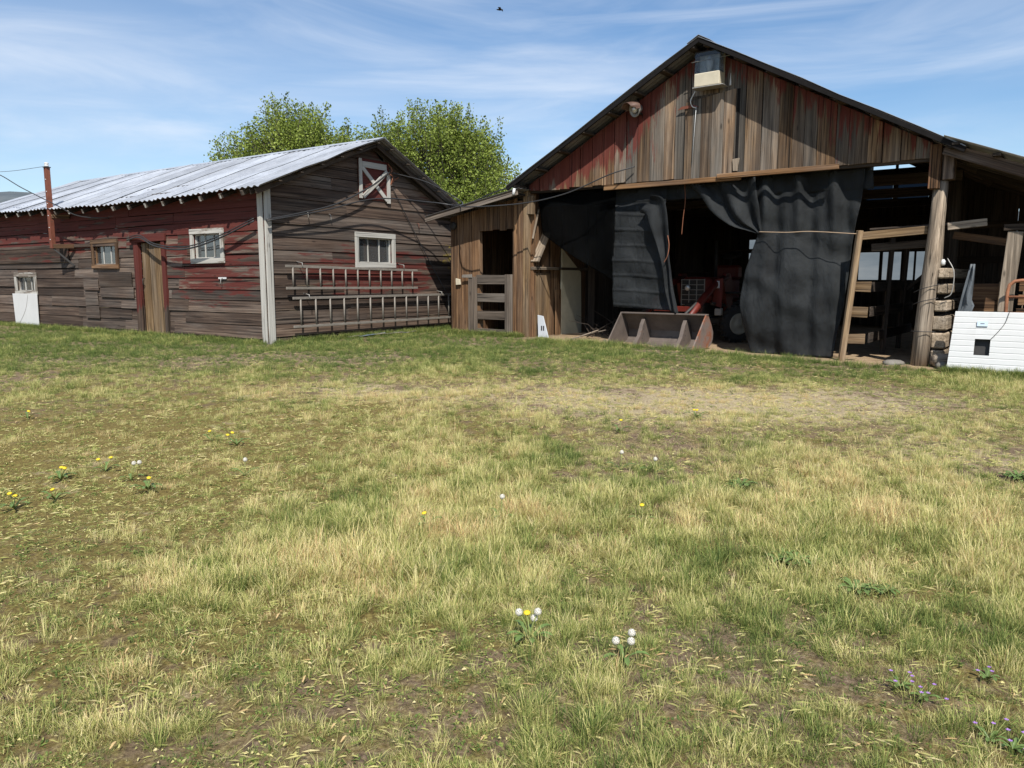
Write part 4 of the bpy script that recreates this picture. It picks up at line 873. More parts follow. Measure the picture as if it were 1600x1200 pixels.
# ------------------------------------------------------------------ lamps on the barn gable
M_IVORY2 = plain('dusty_reflector', (.42, .43, .42), .5, .2, .3, 14)
def build_lamps():
    t = thing('flood_lamp', FB.P(3.82, 4.42, .1), 'square ivory floodlight box with clear lens under the barn peak', 'lamp')
    a0, a1, z0, z1 = 3.60, 4.05, 4.42, 4.97; fr = FB
    slab('back_plate', rect(a0, a1, z0, z1), fr, .03, .06, M_IVORY, t, True, .006)
    slab('housing', rect(a0, a1, z0, z0+.22), fr, .062, .27, M_IVORY, t, True, .012)
    for p in (rect(a0, a0+.015, z0+.222, z1), rect(a1-.015, a1, z0+.222, z1)): slab('cheek', p, fr, .062, .25, M_LENS, t, False, 0)
    slab('lens', rect(a0+.016, a1-.016, z0+.222, z1), fr, .25, .256, M_LENS, t, True, 0)
    slab('reflector', rect(a0+.02, a1-.02, z0+.225, z1-.01), fr, .0615, .075, M_IVORY2, t, True, .004)
    lathe('bulb', [(0, .03), (.06, .035), (.1, .06), (.2, .065), (.26, .03), (.28, .004)], FB.P(3.83, z0+.225, .16), Z, M_WHITE, t, 16)
    beam('hood_top', FB.P(a0, z1+.012, .15), FB.P(a1, z1+.012, .15), .22, .018, M_DARKMET, t)
    beam('sill', FB.P(a0-.02, z0-.012, .17), FB.P(a1+.07, z0-.012, .17), .24, .018, M_WIRE, t); slab('bracket', [(a1+.1, z0), (a1+.13, z0), (a1+.115, z0+.2)], fr, .05, .07, M_WHITE, t, False, 0)
    tube('rod', [FB.P(a0-.05, 4.83, .27), FB.P(a1+.3, 4.87, .2)], .006, M_WIRE, t)
    tube('flex', curve([FB.P(a0-.04, z0-.02, .1), FB.P(a0-.12, z0-.16, .1), FB.P(a0-.1, z0-.26, .08), FB.P(a0-.04, z0-.29, .06)], 18), .009, M_WHITE, t)
    tube('pull_cord', [FB.P(3.58, 4.14, .09), FB.P(3.56, 3.86, .08), FB.P(3.53, 3.2, .08)], .005, M_WHITE, t, 6)
    t = thing('spot_lamp', FB.P(2.5, 4.15, .1), 'round hooded spotlight low on the left slope of the barn gable', 'lamp')
    ax = (FB.n*.9 - FB.ax*.35 - Z*.25).normalized(); c = FB.P(2.46, 4.22, .2)
    lathe('bowl', [(-.14, .03), (-.13, .06), (-.04, .1), (.0, .13), (.02, .135), (.022, .12), (-.02, .09), (-.08, .05)], c, ax, M_WIRE, t, 22)
    sd = ax.cross(Z).normalized(); u = sd.cross(ax)
    bm = bmesh.new(); V = []
    for r0 in (.137, .143):
        for x in (-.02, .2):
            V.append([bm.verts.new(c + ax*x*(1 if abs(k-8) < 7 else .5) + (sd*math.cos(math.pi*k/16) + u*math.sin(math.pi*k/16))*r0) for k in range(17)])
    for k in range(16):
        bm.faces.new((V[0][k], V[0][k+1], V[1][k+1], V[1][k])); bm.faces.new((V[2][k], V[2][k+1], V[3][k+1], V[3][k])); bm.faces.new((V[1][k], V[1][k+1], V[3][k+1], V[3][k]))
    bm_obj('hood', bm, M_HOOD, t, None, True)
    lathe('bulb', [(-.06, .03), (-.02, .06), (.03, .06), (.05, .03), (.055, .004)], c, ax, M_REFL, t, 16); tube('arm', [FB.P(2.5, 4.16, .012), FB.P(2.48, 4.18, .1)], .02, M_DARKMET, t)
build_lamps()

# ------------------------------------------------------------------ wires
G = 'cables strung between shed and barn'
for k, (dz, r) in enumerate(((0, .017), (.045, .012))):
    line('power_cable', [FL.P(4.45, 2.02+dz, .1), FL.P(3.9, 2.06+dz, .14), FL.P(3.2, 1.86+dz, .2), FL.P(2.2, 1.78+dz, .22), FL.P(1.2, 1.93+dz, .2), FL.P(.1, 2.24+dz, .14)], r, M_BLACK,
         ('thick black cable sagging along the shed wall over the door' if k == 0 else 'thinner upper black cable sagging along the shed wall over the door'), 'cable', G)
line('power_cable', [FG.P(-.05, 2.26, .14), FG.P(.6, 2.40, .15), FG.P(1.6, 2.66, .16), FG.P(2.6, 3.1, .15), FG.P(3.22, 3.46, .10)], .017, M_BLACK, 'thick black cable climbing from corner post to the hay hatch', 'cable', G)
bp = FB.P(.42, 3.27, .10)
line('power_cable', [FG.P(-.05, 2.24, .15), FG.P(1.2, 2.50, .22), FG.P(2.6, 2.84, .3), FG.P(4.0, 2.86, .6), (FG.P(4.9, 2.8, .9)*.5 + FB.P(-1.6, 2.8, .5)*.5), FB.P(-.7, 2.93, .35), bp], .013, M_BLACK, 'straight black cable from the corner post across to the barn eave', 'cable', G)
line('power_cable', [FG.P(3.28, 3.45, .1), FG.P(4.0, 3.28, .5), FG.P(4.5, 2.9, 1.0), FB.P(-1.1, 2.66, .75), FB.P(.2, 2.66, .6), FB.P(1.2, 2.8, .5), FB.P(2.0, 3.1, .3), FB.P(2.42, 3.24, .08)], .013, M_BLACK, 'deep-sagging black cable from hay hatch to the barn siding', 'cable', G, 60)
line('guy_wire', [FG.P(3.35, 3.15, .03), FG.P(4.2, 2.0, .05), FG.P(5.05, .88, .10)], .009, M_BLACK, 'straight thin line slanting from hay hatch down to the long ladder', 'cable', G)
line('twine_knot', [FG.P(3.2, 3.62, .07), FG.P(3.28, 3.5, .1), FG.P(3.2, 3.42, .09), FG.P(3.3, 3.36, .1), FG.P(3.27, 3.2, .06), FG.P(3.36, 3.3, .07), FG.P(3.55, 3.38, .03)], .012, M_ROPE, 'bundle of orange twine holding cables at the hay hatch corner', 'twine')
line('service_wire', [FL.P(7.2, 3.75, .34), FL.P(9.5, 3.78, .5), FL.P(14, 4.1, .9), FL.P(22, 5.0, 1.5)], .005, M_BLACK, 'hair-thin wire running left from the mast top', 'wire')
line('service_wire', [FL.P(5.2, 2.52, .05), FL.P(5.9, 2.58, .35), FL.P(6.6, 2.85, .5), FL.P(8.0, 3.3, .55), FL.P(9.2, 3.72, .6), FL.P(10.3, 3.8, .7), FL.P(13, 3.7, .9), FL.P(20, 4.6, 1.5)], .011, M_BLACK, 'drooping black wire passing behind the mast to the shed eave', 'wire', None, 60)

# ------------------------------------------------------------------ right-hand clutter
def build_panel():
    n = (FB.n*.97 + Z*.2).normalized(); up = (Z - n*Z.dot(n)).normalized(); O = FB.P(0, -.15, .50)
    t = thing('siding_panel', FB.P(8.4, -.15, .5), 'white ribbed metal siding panel with a square hole leaning on the right bay', 'panel')
    def Q(a, h, d): return O + FB.ax*a + up*h + n*d
    hole = (8.02, 8.21, .29, .52); H = .91; rows = 11; V = []; F = []; hs = []
    for k in range(rows):
        h0 = H*k/rows
        hs += [(h0, .0), (h0+.007, .0045), (h0+H/rows-.011, .0045), (h0+H/rows-.004, .0)]
    def strip(a0, a1, b0, b1, nm):
        hh = sorted(set([b0, b1] + [h for h, _ in hs if b0 < h < b1])); dep = lambda h: np.interp(h, [x for x, _ in hs], [y for _, y in hs])
        bm = bmesh.new(); M = basis(Q(a0, b0, 0), FB.ax, up, FB.ax.cross(up)); Mi = M.inverted()
        rw = [[bm.verts.new(Mi @ Q((7.70 + .045*h/H if a0 < 7.75 else a0), h, dep(h))), bm.verts.new(Mi @ Q(a1, h, dep(h))), bm.verts.new(Mi @ Q(a1, h, -.006)), bm.verts.new(Mi @ Q((7.70+.045*h/H if a0 < 7.75 else a0), h, -.006))] for h in hh]
        for r, s in zip(rw, rw[1:]):
            for i in range(4): bm.faces.new((r[i], r[(i+1) % 4], s[(i+1) % 4], s[i]))
        bm.faces.new(rw[0]); bm.faces.new(rw[-1]); bm_obj(nm, bm, M_WHITE, t, M)
    strip(7.70, hole[0], 0, H, 'sheet'); strip(hole[1], 9.3, 0, H, 'sheet'); strip(hole[0], hole[1], 0, hole[2], 'sheet'); strip(hole[0], hole[1], hole[3], H, 'sheet')
    fr = Fr(Q(0, 0, 0), FB.ax, n)
    def plate(nm, a0, a1, h0, h1, d0, d1, m_, par=None):
        bm = bmesh.new(); M = basis(Q(a0, h0, 0), FB.ax, up, FB.ax.cross(up)); Mi = M.inverted()
        v = [bm.verts.new(Mi @ Q(a, h, d)) for d in (d0, d1) for a, h in ((a0, h0), (a1, h0), (a1, h1), (a0, h1))]
        for f in ((0, 1, 2, 3), (4, 5, 6, 7), (0, 1, 5, 4), (1, 2, 6, 5), (2, 3, 7, 6), (3, 0, 4, 7)): bm.faces.new([v[i] for i in f])
        return bm_obj(nm, bm, m_, par or t, M)
    plate('hole_backing', hole[0]-.02, hole[1]+.02, hole[2]-.02, hole[3]+.02, -.09, -.08, M_DARKMET)
    vp = plate('vent_cover', 8.03, 8.16, .70, .77, .012, .024, M_VENT); plate('vent_slot', 8.07, 8.12, .733, .741, .0245, .026, M_DARKMET, vp)
    tube('cord', curve([Q(8.40, H, .015), Q(8.36, .75, .016), Q(8.27, .60, .016), Q(8.21, .52, .014)], 16), .004, M_DARKMET, t, 6)
build_panel()
def build_right_bits():
    t = thing('plywood_box', FB.P(8.0, -.1, -.5), 'brown plywood box behind the white siding panel', 'box')
    slab('front', rect(7.74, 8.19, -.1, 1.13), FB, -.60, -.58, W_WARM, t, True, .003); slab('side', rect(8.192, 8.22, -.1, 1.14), FB, -1.2, -.56, W_BEAM2, t, False, .003)
    slab('edge_post', rect(8.185, 8.245, -.1, 1.16), FB, -.579, -.53, W_BEAM2, t, False, .004); slab('rear', rect(7.74, 8.19, -.1, 1.13), FB, -1.2, -1.18, W_DARK, t, True, 0)
    t = thing('tube_gate', FB.P(8.9, -.1, .1), 'rusty tubular steel gate end showing above the siding panel', 'gate')
    d = .10; pts = [FB.P(8.34, -.1, d), FB.P(8.34, 1.02, d), FB.P(8.36, 1.12, d), FB.P(8.42, 1.17, d), FB.P(8.5, 1.18, d), FB.P(10.2, 1.18, d)]
    tube('frame', pts, .024, M_RUSTOR, t, 10)
    for z in (.2, .5, .72, .95): tube('bar', [FB.P(8.35, z, d), FB.P(10.2, z, d)], .019, M_RUSTOR, t)
    tube('upright', [FB.P(10.2, -.1, d), FB.P(10.2, 1.19, d)], .024, M_RUSTOR, t)
    t = thing('crate_stack', FB.P(8.7, 0, -.4), 'stack of rough board offcuts behind the tubular gate', 'boards')
    for k in range(6):
        z = .1+k*.2; beam('offcut', FB.P(8.45+random.uniform(-.03, .03), z, -.35), FB.P(9.6, z, -.42), .2, .15, W_WARM, t)
    t = thing('plastic_sheet', FB.P(7.75, .4, -.3), 'limp grey plastic sheet hanging beside the timber ends', 'sheet'); 
    V, F = [], []
    for j in range(13):
        for i in range(6):
            f = j/12; s = i/5; a = 7.68 - .04*f + s*(.06+.16*f if f < .55 else .2-.12*(f-.55)) + .14*(1-f); V.append(FB.P(a, 1.42-1.05*f, -.30+.05*math.sin(i*1.9+j*.4)))
    for j in range(12):
        for i in range(5): k = j*6+i; F.append((k, k+1, k+7, k+6))
    me = bpy.data.meshes.new('sheet'); me.from_pydata(V, [], F); o = me_obj('drape', me, M_BLUEG, t, None, True); o.modifiers.new('thickness', 'SOLIDIFY').thickness = .004
    o = tube('firewood_log', [FB.P(7.50, .0, .16), FB.P(7.80, .03, -.25)], .085, W_GREY, None, 12, .06); tag(o, 'short round log lying at the foot of the timber ends', 'log')
    def rock(name, c, r, sq, label, m_):
        bm = bmesh.new(); bmesh.ops.create_icosphere(bm, subdivisions=2, radius=1)
        for v in bm.verts: v.co = Vector((v.co.x*r, v.co.y*r*.8, v.co.z*r*sq))*(1+.3*mnoise.noise(v.co*1.3+Vector(c)))
        tag(bm_obj(name, bm, m_, None, Matrix.Translation(Vector(c)), True), label, 'stone')
    rock('flat_stone', FB.P(6.95, -.08, .12), .17, .3, 'flat grey stone lying between pen fence and log post', M_STONE); rock('small_stone', FB.P(7.62, -.06, .25), .09, .6, 'small stone beside the round log at the timber ends', M_STONE)
    # things at the left jamb
    o = slab('cover_plate', [(.14, -.08), (.42, -.08), (.26, .44), (.12, .46)], Fr(FB.P(0, 0, .0), FB.ax, FB.n), -.16, -.14, M_VENTW, None, False, .004); tag(o, 'pale grey outlet cover plate leaning inside the barn corner', 'plate')
    for k in (0, 1): slab('slot', rect(.21+k*.05, .24+k*.05, .14, .24), FB, -.139, -.137, M_DARKMET, o, False, 0)
    slab('slot', rect(.25, .36, -.01, .005), FB, -.139, -.137, M_DARKMET, o, True, 0)
    o = slab('foam_sheet', [(1.1, -.12), (1.95, -.12), (1.9, 1.35), (1.12, 1.85)], FBS, .05, .09, M_INSUL, None, False, .004); tag(o, 'tall cream foam sheet standing against the inner barn wall', 'sheet')
    # brush heap
    t = thing('brush_heap', FB.P(1.5, 0, -.7), 'tangle of dry grey branches on the barn floor left of the bucket', 'branches')
    for k in range(34):
        a, d = random.uniform(.9, 1.9), random.uniform(-1.9, -.5); an = random.uniform(0, 6.28); L = random.uniform(.4, .9)
        p = FB.P(a, -.02+random.random()*.1, d); q = p + Vector((math.cos(an), math.sin(an), random.uniform(.0, .7)))*L; mid = (p+q)/2 + Vector((random.uniform(-.08, .08), random.uniform(-.08, .08), random.uniform(0, .1)))
        tube('branch', [p, mid, q], [.012, .008, .003], W_DARK, t, 5)
    for (a, d, ln) in ((.95, -.1, .55), (1.05, .05, .35)):
        beam('stick', FB.P(a, .0, d), FB.P(a+ln, .18, d-.5), .03, .02, W_GREY, t)
    # debris at the foot of the gable
    t = thing('debris_strip', FG.P(2.6, 0, .2), 'flattened blue-grey debris at the foot of the shed gable', 'debris')
    for k in range(7):
        a = 1.75+k*.28; beam('scrap', FG.P(a, .03+random.random()*.03, .22+random.uniform(-.06, .06)), FG.P(a+random.uniform(.25, .5), .03+random.random()*.04, .25+random.uniform(-.08, .08)), .09, .012, M_BLUE if k % 2 else M_ALU, t)
M_RUSTOR = plain('rusty_orange_tube', (.3, .13, .07), .65, 0, .3, 9, .3, .3, (.12, .06, .035), .6)
M_VENTW = plain('pale_cover', (.5, .53, .56), .5, 0, .08); M_BLUEG = plain('grey_sheet', (.1, .115, .13), .6, 0, .2)
build_right_bits()

# ------------------------------------------------------------------ trees
def m_leaf(name, c0, c1, c2):
    m, nt, bs, N, Lk = mat(name); out = nt.nodes['Material Output']; at = N('ShaderNodeAttribute'); at.attribute_name = 'tint'
    rp = ramp(N, [(0, c0), (.5, c1), (1, c2)]); Lk(at.outputs['Fac'], rp.inputs[0]); Lk(rp.outputs[0], bs.inputs['Base Color']); bs.inputs['Roughness'].default_value = .55; bs.inputs['Specular IOR Level'].default_value = .25
    tr = N('ShaderNodeBsdfTranslucent'); Lk(rp.outputs[0], tr.inputs['Color']); mx = N('ShaderNodeMixShader'); mx.inputs[0].default_value = .35; Lk(bs.outputs[0], mx.inputs[1]); Lk(tr.outputs[0], mx.inputs[2]); Lk(mx.outputs[0], out.inputs['Surface']); return m
M_LEAF = m_leaf('spring_leaves', (.08, .115, .018), (.2, .258, .044), (.33, .395, .085))
M_BARK = plain('tree_bark', (.09, .075, .06), .9, 0, .35, 8, .6)
def build_tree(name, base, lobes, label, seed, n_shoot, leaf=.072):
    r = np.random.default_rng(seed); base = Vector(base); t = thing(name, base, label, 'tree', 'leafy trees behind the shed')
    bm = bmesh.new(); h0 = min(l[2]-l[5] for l in lobes); top = base + Vector((.1, 0, 2.2)); tube_bm(bm, [base-Z*.2, base+Vector((.05, .03, 1.1)), top], [.3, .24, .2], 10)
    segs = []
    for (cx, cy, cz, rx, ry, rz) in lobes:
        c = base + Vector((cx, cy, cz)); pts = curve([top - Z*.2, top*.55+c*.45+Vector((0, 0, -.3)), c, c+Vector((r.normal()*.3, r.normal()*.3, rz*.7))], 12)
        tube_bm(bm, pts, list(np.linspace(.13, .02, len(pts))), 6)
    V, F, T = [], [], []
    wts = np.array([l[3]*l[4]*l[5] for l in lobes])**.75; wts /= wts.sum(); tot = 0
    for k in range(n_shoot):
        l = lobes[r.choice(len(lobes), p=wts)]; c = base + Vector(l[:3]); dv = Vector(r.normal(size=3)).normalized()
        if dv.z < -.35: dv.z *= -.6
        rr = .45 + .55*r.random()**.55; p0 = c + Vector((dv.x*l[3], dv.y*l[4], dv.z*l[5]))*rr
        dr = (dv*.55 + Z*1.0 + Vector(r.normal(size=3))*.22).normalized(); L = r.uniform(.45, 1.15)*(1.25 if dv.z > .55 else .9)
        p1 = p0 + dr*L; p_ = p0 - dr*.5 - dv*.3
        tube_bm(bm, [p_, p0, p1], [.018, .012, .005], 4, 0, False)
        nl = int(L*58); tn = .5 + .22*r.normal()
        for i in range(nl):
            f = (r.random())**.8; sp = .05 + .20*(1-f)**.7; q = p0 + dr*L*f + Vector(r.normal(size=3))*sp
            u = Vector(r.normal(size=3)).normalized(); u = (u + Vector((0, 0, .35))).normalized(); w = u.orthogonal().normalized(); w = (w*math.cos(i*2.4) + u.cross(w)*math.sin(i*2.4)); s = leaf*r.uniform(.6, 1.25); x = w*s; y = u.cross(w)*s*.55
            n = len(V); V += [q - x*.5, q + y*.9 + u*s*.12, q + x*.8, q - y*.9 + u*s*.12]; F.append((n, n+1, n+2, n+3)); T += [min(1, max(0, tn + .15*r.normal()))]*4
    M = Matrix.Translation(base); Mi = M.inverted(); bmesh.ops.transform(bm, matrix=Mi, verts=bm.verts)
    bm_obj('trunk', bm, M_BARK, t, M, True)
    me = bpy.data.meshes.new('crown'); me.from_pydata([Mi @ Vector(v) for v in V], [], F); at = me.attributes.new('tint', 'FLOAT', 'POINT'); at.data.foreach_set('value', T); me_obj('crown', me, M_LEAF, t, M)
build_tree('broadleaf_tree', (-8.9, 31, 0), [(.2, 0, 5.5, 1.5, 1.8, 1.7), (-1.6, .3, 4.7, 1.2, 1.5, 1.4), (1.5, -.2, 5.0, 1.3, 1.5, 1.6), (-2.5, 0, 3.7, .7, 1., .9), (2.6, .4, 5.2, .8, 1.1, 1.2), (.3, -.6, 3.6, 2.5, 1.8, 1.4), (.6, .4, 6.3, .9, 1.0, .8)],
           'bright green leafy tree behind the shed roof, left of the hay hatch', 11, 1250)
build_tree('broadleaf_tree', (-2.6, 30, 0), [(-.5, 0, 5.3, 1.6, 1.8, 1.5), (1.0, .2, 4.7, 1.4, 1.6, 1.5), (-2.0, 0, 5.0, 1.2, 1.4, 1.4), (1.7, -.3, 3.4, 1.2, 1.5, 1.2), (.4, -.4, 3.3, 2.0, 1.8, 1.4), (-1.8, .2, 3.6, 1.6, 1.6, 1.4), (2.0, .2, 2.3, .8, 1.2, .9), (.4, .2, 5.9, 1.1, 1.1, .9)],
           'bright green leafy tree between shed gable and barn eave', 23, 1450)

# ------------------------------------------------------------------ bird
def build_bird():
    c = Vector((0, 0, 1.2)) + Vector((-19/1200., math.cos(PITCH)+585/1200*math.sin(PITCH), -math.sin(PITCH)+585/1200*math.cos(PITCH)))*38
    t = thing('bird', c, 'small black bird flying high above the tree', 'bird')
    lathe('body', [(-.16, .005), (-.1, .035), (0, .05), (.09, .035), (.13, .03), (.16, .015), (.19, .003)], c, (-.9, .3, .1), M_BIRD, t, 10)
    for s in (-1, 1):
        bm = bmesh.new(); o = [Vector((.02, 0, 0)), Vector((.05, .16*s, .07)), Vector((-.04, .34*s, .0)), Vector((-.1, .16*s, .05)), Vector((-.08, 0, 0))]
        lo = [bm.verts.new(p) for p in o]; hi = [bm.verts.new(p+Z*.008) for p in o]; bm.faces.new(lo); bm.faces.new(hi)
        for i in range(5): bm.faces.new((lo[i], lo[(i+1) % 5], hi[(i+1) % 5], hi[i]))
        bm_obj('wing', bm, M_BIRD, t, basis(c, Vector((-.94, .33, 0)), Vector((-.33, -.94, 0)), Z))
build_bird()

# ------------------------------------------------------------------ grass (geometry-node instances of small tufts)
def m_grass():
    m, nt, bs, N, Lk = mat('lawn_grass'); out = nt.nodes['Material Output']
    a = N('ShaderNodeAttribute'); a.attribute_type = 'INSTANCER'; a.attribute_name = 'dry'; b = N('ShaderNodeAttribute'); b.attribute_name = 'bl'; h = N('ShaderNodeAttribute'); h.attribute_name = 'tip'
    v = math_(N, Lk, 'ADD', a.outputs['Fac'], math_(N, Lk, 'MULTIPLY_ADD', b.outputs['Fac'], .55, -.275)); v = math_(N, Lk, 'ADD', v, math_(N, Lk, 'MULTIPLY_ADD', h.outputs['Fac'], .22, -.08))
    rp = ramp(N, [(0, (.075, .12, .03)), (.28, (.19, .245, .06)), (.5, (.39, .39, .125)), (.72, (.64, .58, .25)), (.95, (.72, .62, .34)), (1, (.58, .4, .2))]); Lk(v, rp.inputs[0])
    Lk(rp.outputs[0], bs.inputs['Base Color']); bs.inputs['Roughness'].default_value = .6; bs.inputs['Specular IOR Level'].default_value = .2
    tr = N('ShaderNodeBsdfTranslucent'); Lk(rp.outputs[0], tr.inputs['Color']); mx = N('ShaderNodeMixShader'); mx.inputs[0].default_value = .3; Lk(bs.outputs[0], mx.inputs[1]); Lk(tr.outputs[0], mx.inputs[2]); Lk(mx.outputs[0], out.inputs['Surface']); return m
M_GRASS = m_grass()
def tuft_mesh(name, seed, n, hmin, hmax, spread, lean, width, flat=False, broad=False):
    r = np.random.default_rng(seed); V, F, BL, TP = [], [], [], []
    for k in range(n):
        an = r.random()*6.2832; rad = spread*math.sqrt(r.random()); x0, y0 = rad*math.cos(an), rad*math.sin(an); dirn = an + r.normal()*.7; ln = lean*(.35+r.random()); h = r.uniform(hmin, hmax); w = width*r.uniform(.6, 1.2); bl = r.random(); px_, py_ = -math.sin(dirn), math.cos(dirn); n0 = len(V)
        if flat:
            L = h; z = .004 + .012*r.random(); dz = r.normal()*.008
            for s, ww in ((0, 1), (.5, 1), (1, .5)): V += [(x0+math.cos(dirn)*L*s+px_*w*ww, y0+math.sin(dirn)*L*s+py_*w*ww, z+dz*s+.006*math.sin(3*s)), (x0+math.cos(dirn)*L*s-px_*w*ww, y0+math.sin(dirn)*L*s-py_*w*ww, z+dz*s)]; BL += [bl]*2; TP += [.5]*2
            F += [(n0, n0+1, n0+3, n0+2), (n0+2, n0+3, n0+5, n0+4)]; continue
        prof = ((0, .55), (.3, 1.25), (.65, 1.1), (1, .12)) if broad else ((0, 1), (.4, .9), (.75, .6), (1, .08))
        for s, ww in prof:
            o = h*ln*(s**1.7); zz = h*(s - .35*ln*s*s) if not broad else h*(.45*math.sin(s*2.2)); 
            V += [(x0+math.cos(dirn)*o+px_*w*ww, y0+math.sin(dirn)*o+py_*w*ww, zz-.005), (x0+math.cos(dirn)*o-px_*w*ww, y0+math.sin(dirn)*o-py_*w*ww, zz-.005)]; BL += [bl]*2; TP += [s]*2
        for s in range(3): F.append((n0+2*s, n0+2*s+1, n0+2*s+3, n0+2*s+2))
    me = bpy.data.meshes.new(name); me.from_pydata(V, [], F)
    for nm, q in (('bl', BL), ('tip', TP)): me.attributes.new(nm, 'FLOAT', 'POINT').data.foreach_set('value', q)
    me.materials.append(M_GRASS); return me
def build_grass():
    gc = bpy.data.collections.new('grass_tufts'); specs = []
    for i in range(6): specs.append((52, .04, .12, .05, .6, .00135, False, False))     # 0-5 upright tufts
    for i in range(3): specs.append((56, .015, .055, .075, .9, .0013, False, False))         # 6-8 short sward
    for i in range(3): specs.append((14, .015, .06, .09, 0, .00055, True, False))            # 9-11 dead straw lying flat
    for i in range(2): specs.append((16, .018, .035, .05, .9, .005, False, True))         # 12-13 small leaves
    for i in range(2): specs.append((9, .10, .17, .03, .45, .0016, False, False))         # 14-15 tall thin stems
    for i in range(2): specs.append((5, .006, .016, .1, 0, .0018, True, False))            # 16-17 pale chips and dead leaves
    for i, s in enumerate(specs): gc.objects.link(bpy.data.objects.new('tuft_%02d' % i, tuft_mesh('tuft_%02d' % i, 50+i, *s)))
    P, ROT, SCL, VAR, DRY = [], [], [], [], []
    def add(x, y, var, s, dry):
        P.append((x, y, gz(x, y))); ROT.append((rng.normal()*.08, rng.normal()*.08, rng.random()*6.283)); SCL.append(s); VAR.append(var); DRY.append(dry)
    def scatter(n, y0, y1, kinds):
        # more points where they show larger
        for _ in range(n):
            y = y0 + (y1-y0)*rng.random(); hw = .78*y + 1.2; x = rng.uniform(-hw, hw)
            if y > 11.3 and in_build((x, y, 0)): continue
            a, z, d = FB.inv((x, y, 0))
            if a > -.1 and d < .45+.3*mnoise.noise((a*2, 1, 4)) and rng.random() < .9: continue
            den, dry, mo, st, h = lawn(x, y); k = rng.random()
            if kinds == 'tuft':
                gp_ = max(0, mnoise.noise((x*1.3+9, y*1.3, 20.)) - .12)*2.2 + .5*(rng.random() < .07)
                if rng.random() > min(1, den)**1.8: continue
                v = int(rng.integers(0, 6)) if k < .9 else 14 + int(rng.integers(0, 2)); add(x, y, v, h*rng.uniform(.55, 1.15)*(1+.3*sstep(11, 12.5, y)), dry + rng.normal()*.13 - .38*gp_)
            elif kinds == 'short':
                if rng.random() > .25+.75*den: continue
                add(x, y, 6 + int(rng.integers(0, 3)), h*rng.uniform(.55, 1.05), dry - .10 + rng.normal()*.16)
            else:
                if k < .4:
                    if rng.random() < .2+.5*st: add(x, y, 9 + int(rng.integers(0, 3)), rng.uniform(.6, 1.1), .66 + rng.normal()*.12)
                elif rng.random() < .2+.8*mo: add(x, y, 12 + int(rng.integers(0, 2)), rng.uniform(.4, .8), .18 + rng.normal()*.12 + .18*(mo > .8))
    scatter(17000, 1.6, 6, 'tuft'); scatter(40000, 6, 19, 'tuft')
    scatter(11000, 1.6, 6, 'short'); scatter(34000, 6, 19, 'short')
    scatter(14000, 1.6, 6, 'litter'); scatter(16000, 6, 13, 'litter')
    for _ in range(2000):
        y = rng.uniform(1.8, 8); x = rng.uniform(-.75*y-.5, .75*y+.5)
        if lawn(x, y)[0] < .6: add(x, y, 16+int(rng.integers(0, 2)), rng.uniform(.6, 1.3), .78)
    # lusher fringe along the walls and round the objects at the barn
    for _ in range(1500):
        w = rng.random()
        if w < .35: p = FL.P(rng.uniform(-.1, 11.3), 0, .03+abs(rng.normal())*.12)
        elif w < .6: p = FG.P(rng.uniform(0, 5.3), 0, .03+abs(rng.normal())*.14)
        elif w < .75: p = FB.P(rng.uniform(-2.1, -.1), 0, .05+abs(rng.normal())*.12)
        elif w < .9: p = FB.P(rng.uniform(7.7, 9.6), 0, .55+abs(rng.normal())*.1)
        else: p = FB.P(rng.uniform(.6, 7.2), 0, .65+abs(rng.normal())*.15)
        add(p.x, p.y, int(rng.integers(0, 6)), rng.uniform(.8, 1.6), .12+rng.normal()*.14)
    me = bpy.data.meshes.new('grass'); me.from_pydata(P, [], [])
    n = len(P)
    me.attributes.new('rot', 'FLOAT_VECTOR', 'POINT').data.foreach_set('vector', np.array(ROT, dtype=np.float32).ravel())
    me.attributes.new('scl', 'FLOAT', 'POINT').data.foreach_set('value', np.array(SCL, dtype=np.float32))
    me.attributes.new('dry', 'FLOAT', 'POINT').data.foreach_set('value', np.clip(np.array(DRY, dtype=np.float32), 0, 1))
    me.attributes.new('var', 'INT', 'POINT').data.foreach_set('value', np.array(VAR, dtype=np.int32))
    o = me_obj('grass', me, None); o['kind'] = 'stuff'; tag(o, 'patchy dry and green grass covering the yard', 'grass')
    ng = bpy.data.node_groups.new('grass_scatter', 'GeometryNodeTree'); ng.interface.new_socket('Geometry', in_out='INPUT', socket_type='NodeSocketGeometry'); ng.interface.new_socket('Geometry', in_out='OUTPUT', socket_type='NodeSocketGeometry')
    N, Lk = ng.nodes.new, ng.links.new; gi, go = N('NodeGroupInput'), N('NodeGroupOutput'); ip = N('GeometryNodeInstanceOnPoints'); ci = N('GeometryNodeCollectionInfo')
    ci.inputs['Collection'].default_value = gc; ci.inputs['Separate Children'].default_value = True; ci.inputs['Reset Children'].default_value = True
    def attr(nm, dt): a = N('GeometryNodeInputNamedAttribute'); a.data_type = dt; a.inputs['Name'].default_value = nm; return a.outputs['Attribute']
    Lk(gi.outputs[0], ip.inputs['Points']); Lk(ci.outputs[0], ip.inputs['Instance']); ip.inputs['Pick Instance'].default_value = True
    er = N('FunctionNodeEulerToRotation'); Lk(attr('rot', 'FLOAT_VECTOR'), er.inputs[0]); Lk(er.outputs[0], ip.inputs['Rotation'])
    Lk(attr('var', 'INT'), ip.inputs['Instance Index']); Lk(attr('scl', 'FLOAT'), ip.inputs['Scale']); Lk(ip.outputs[0], go.inputs[0])
    md = o.modifiers.new('scatter', 'NODES'); md.node_group = ng
build_grass()

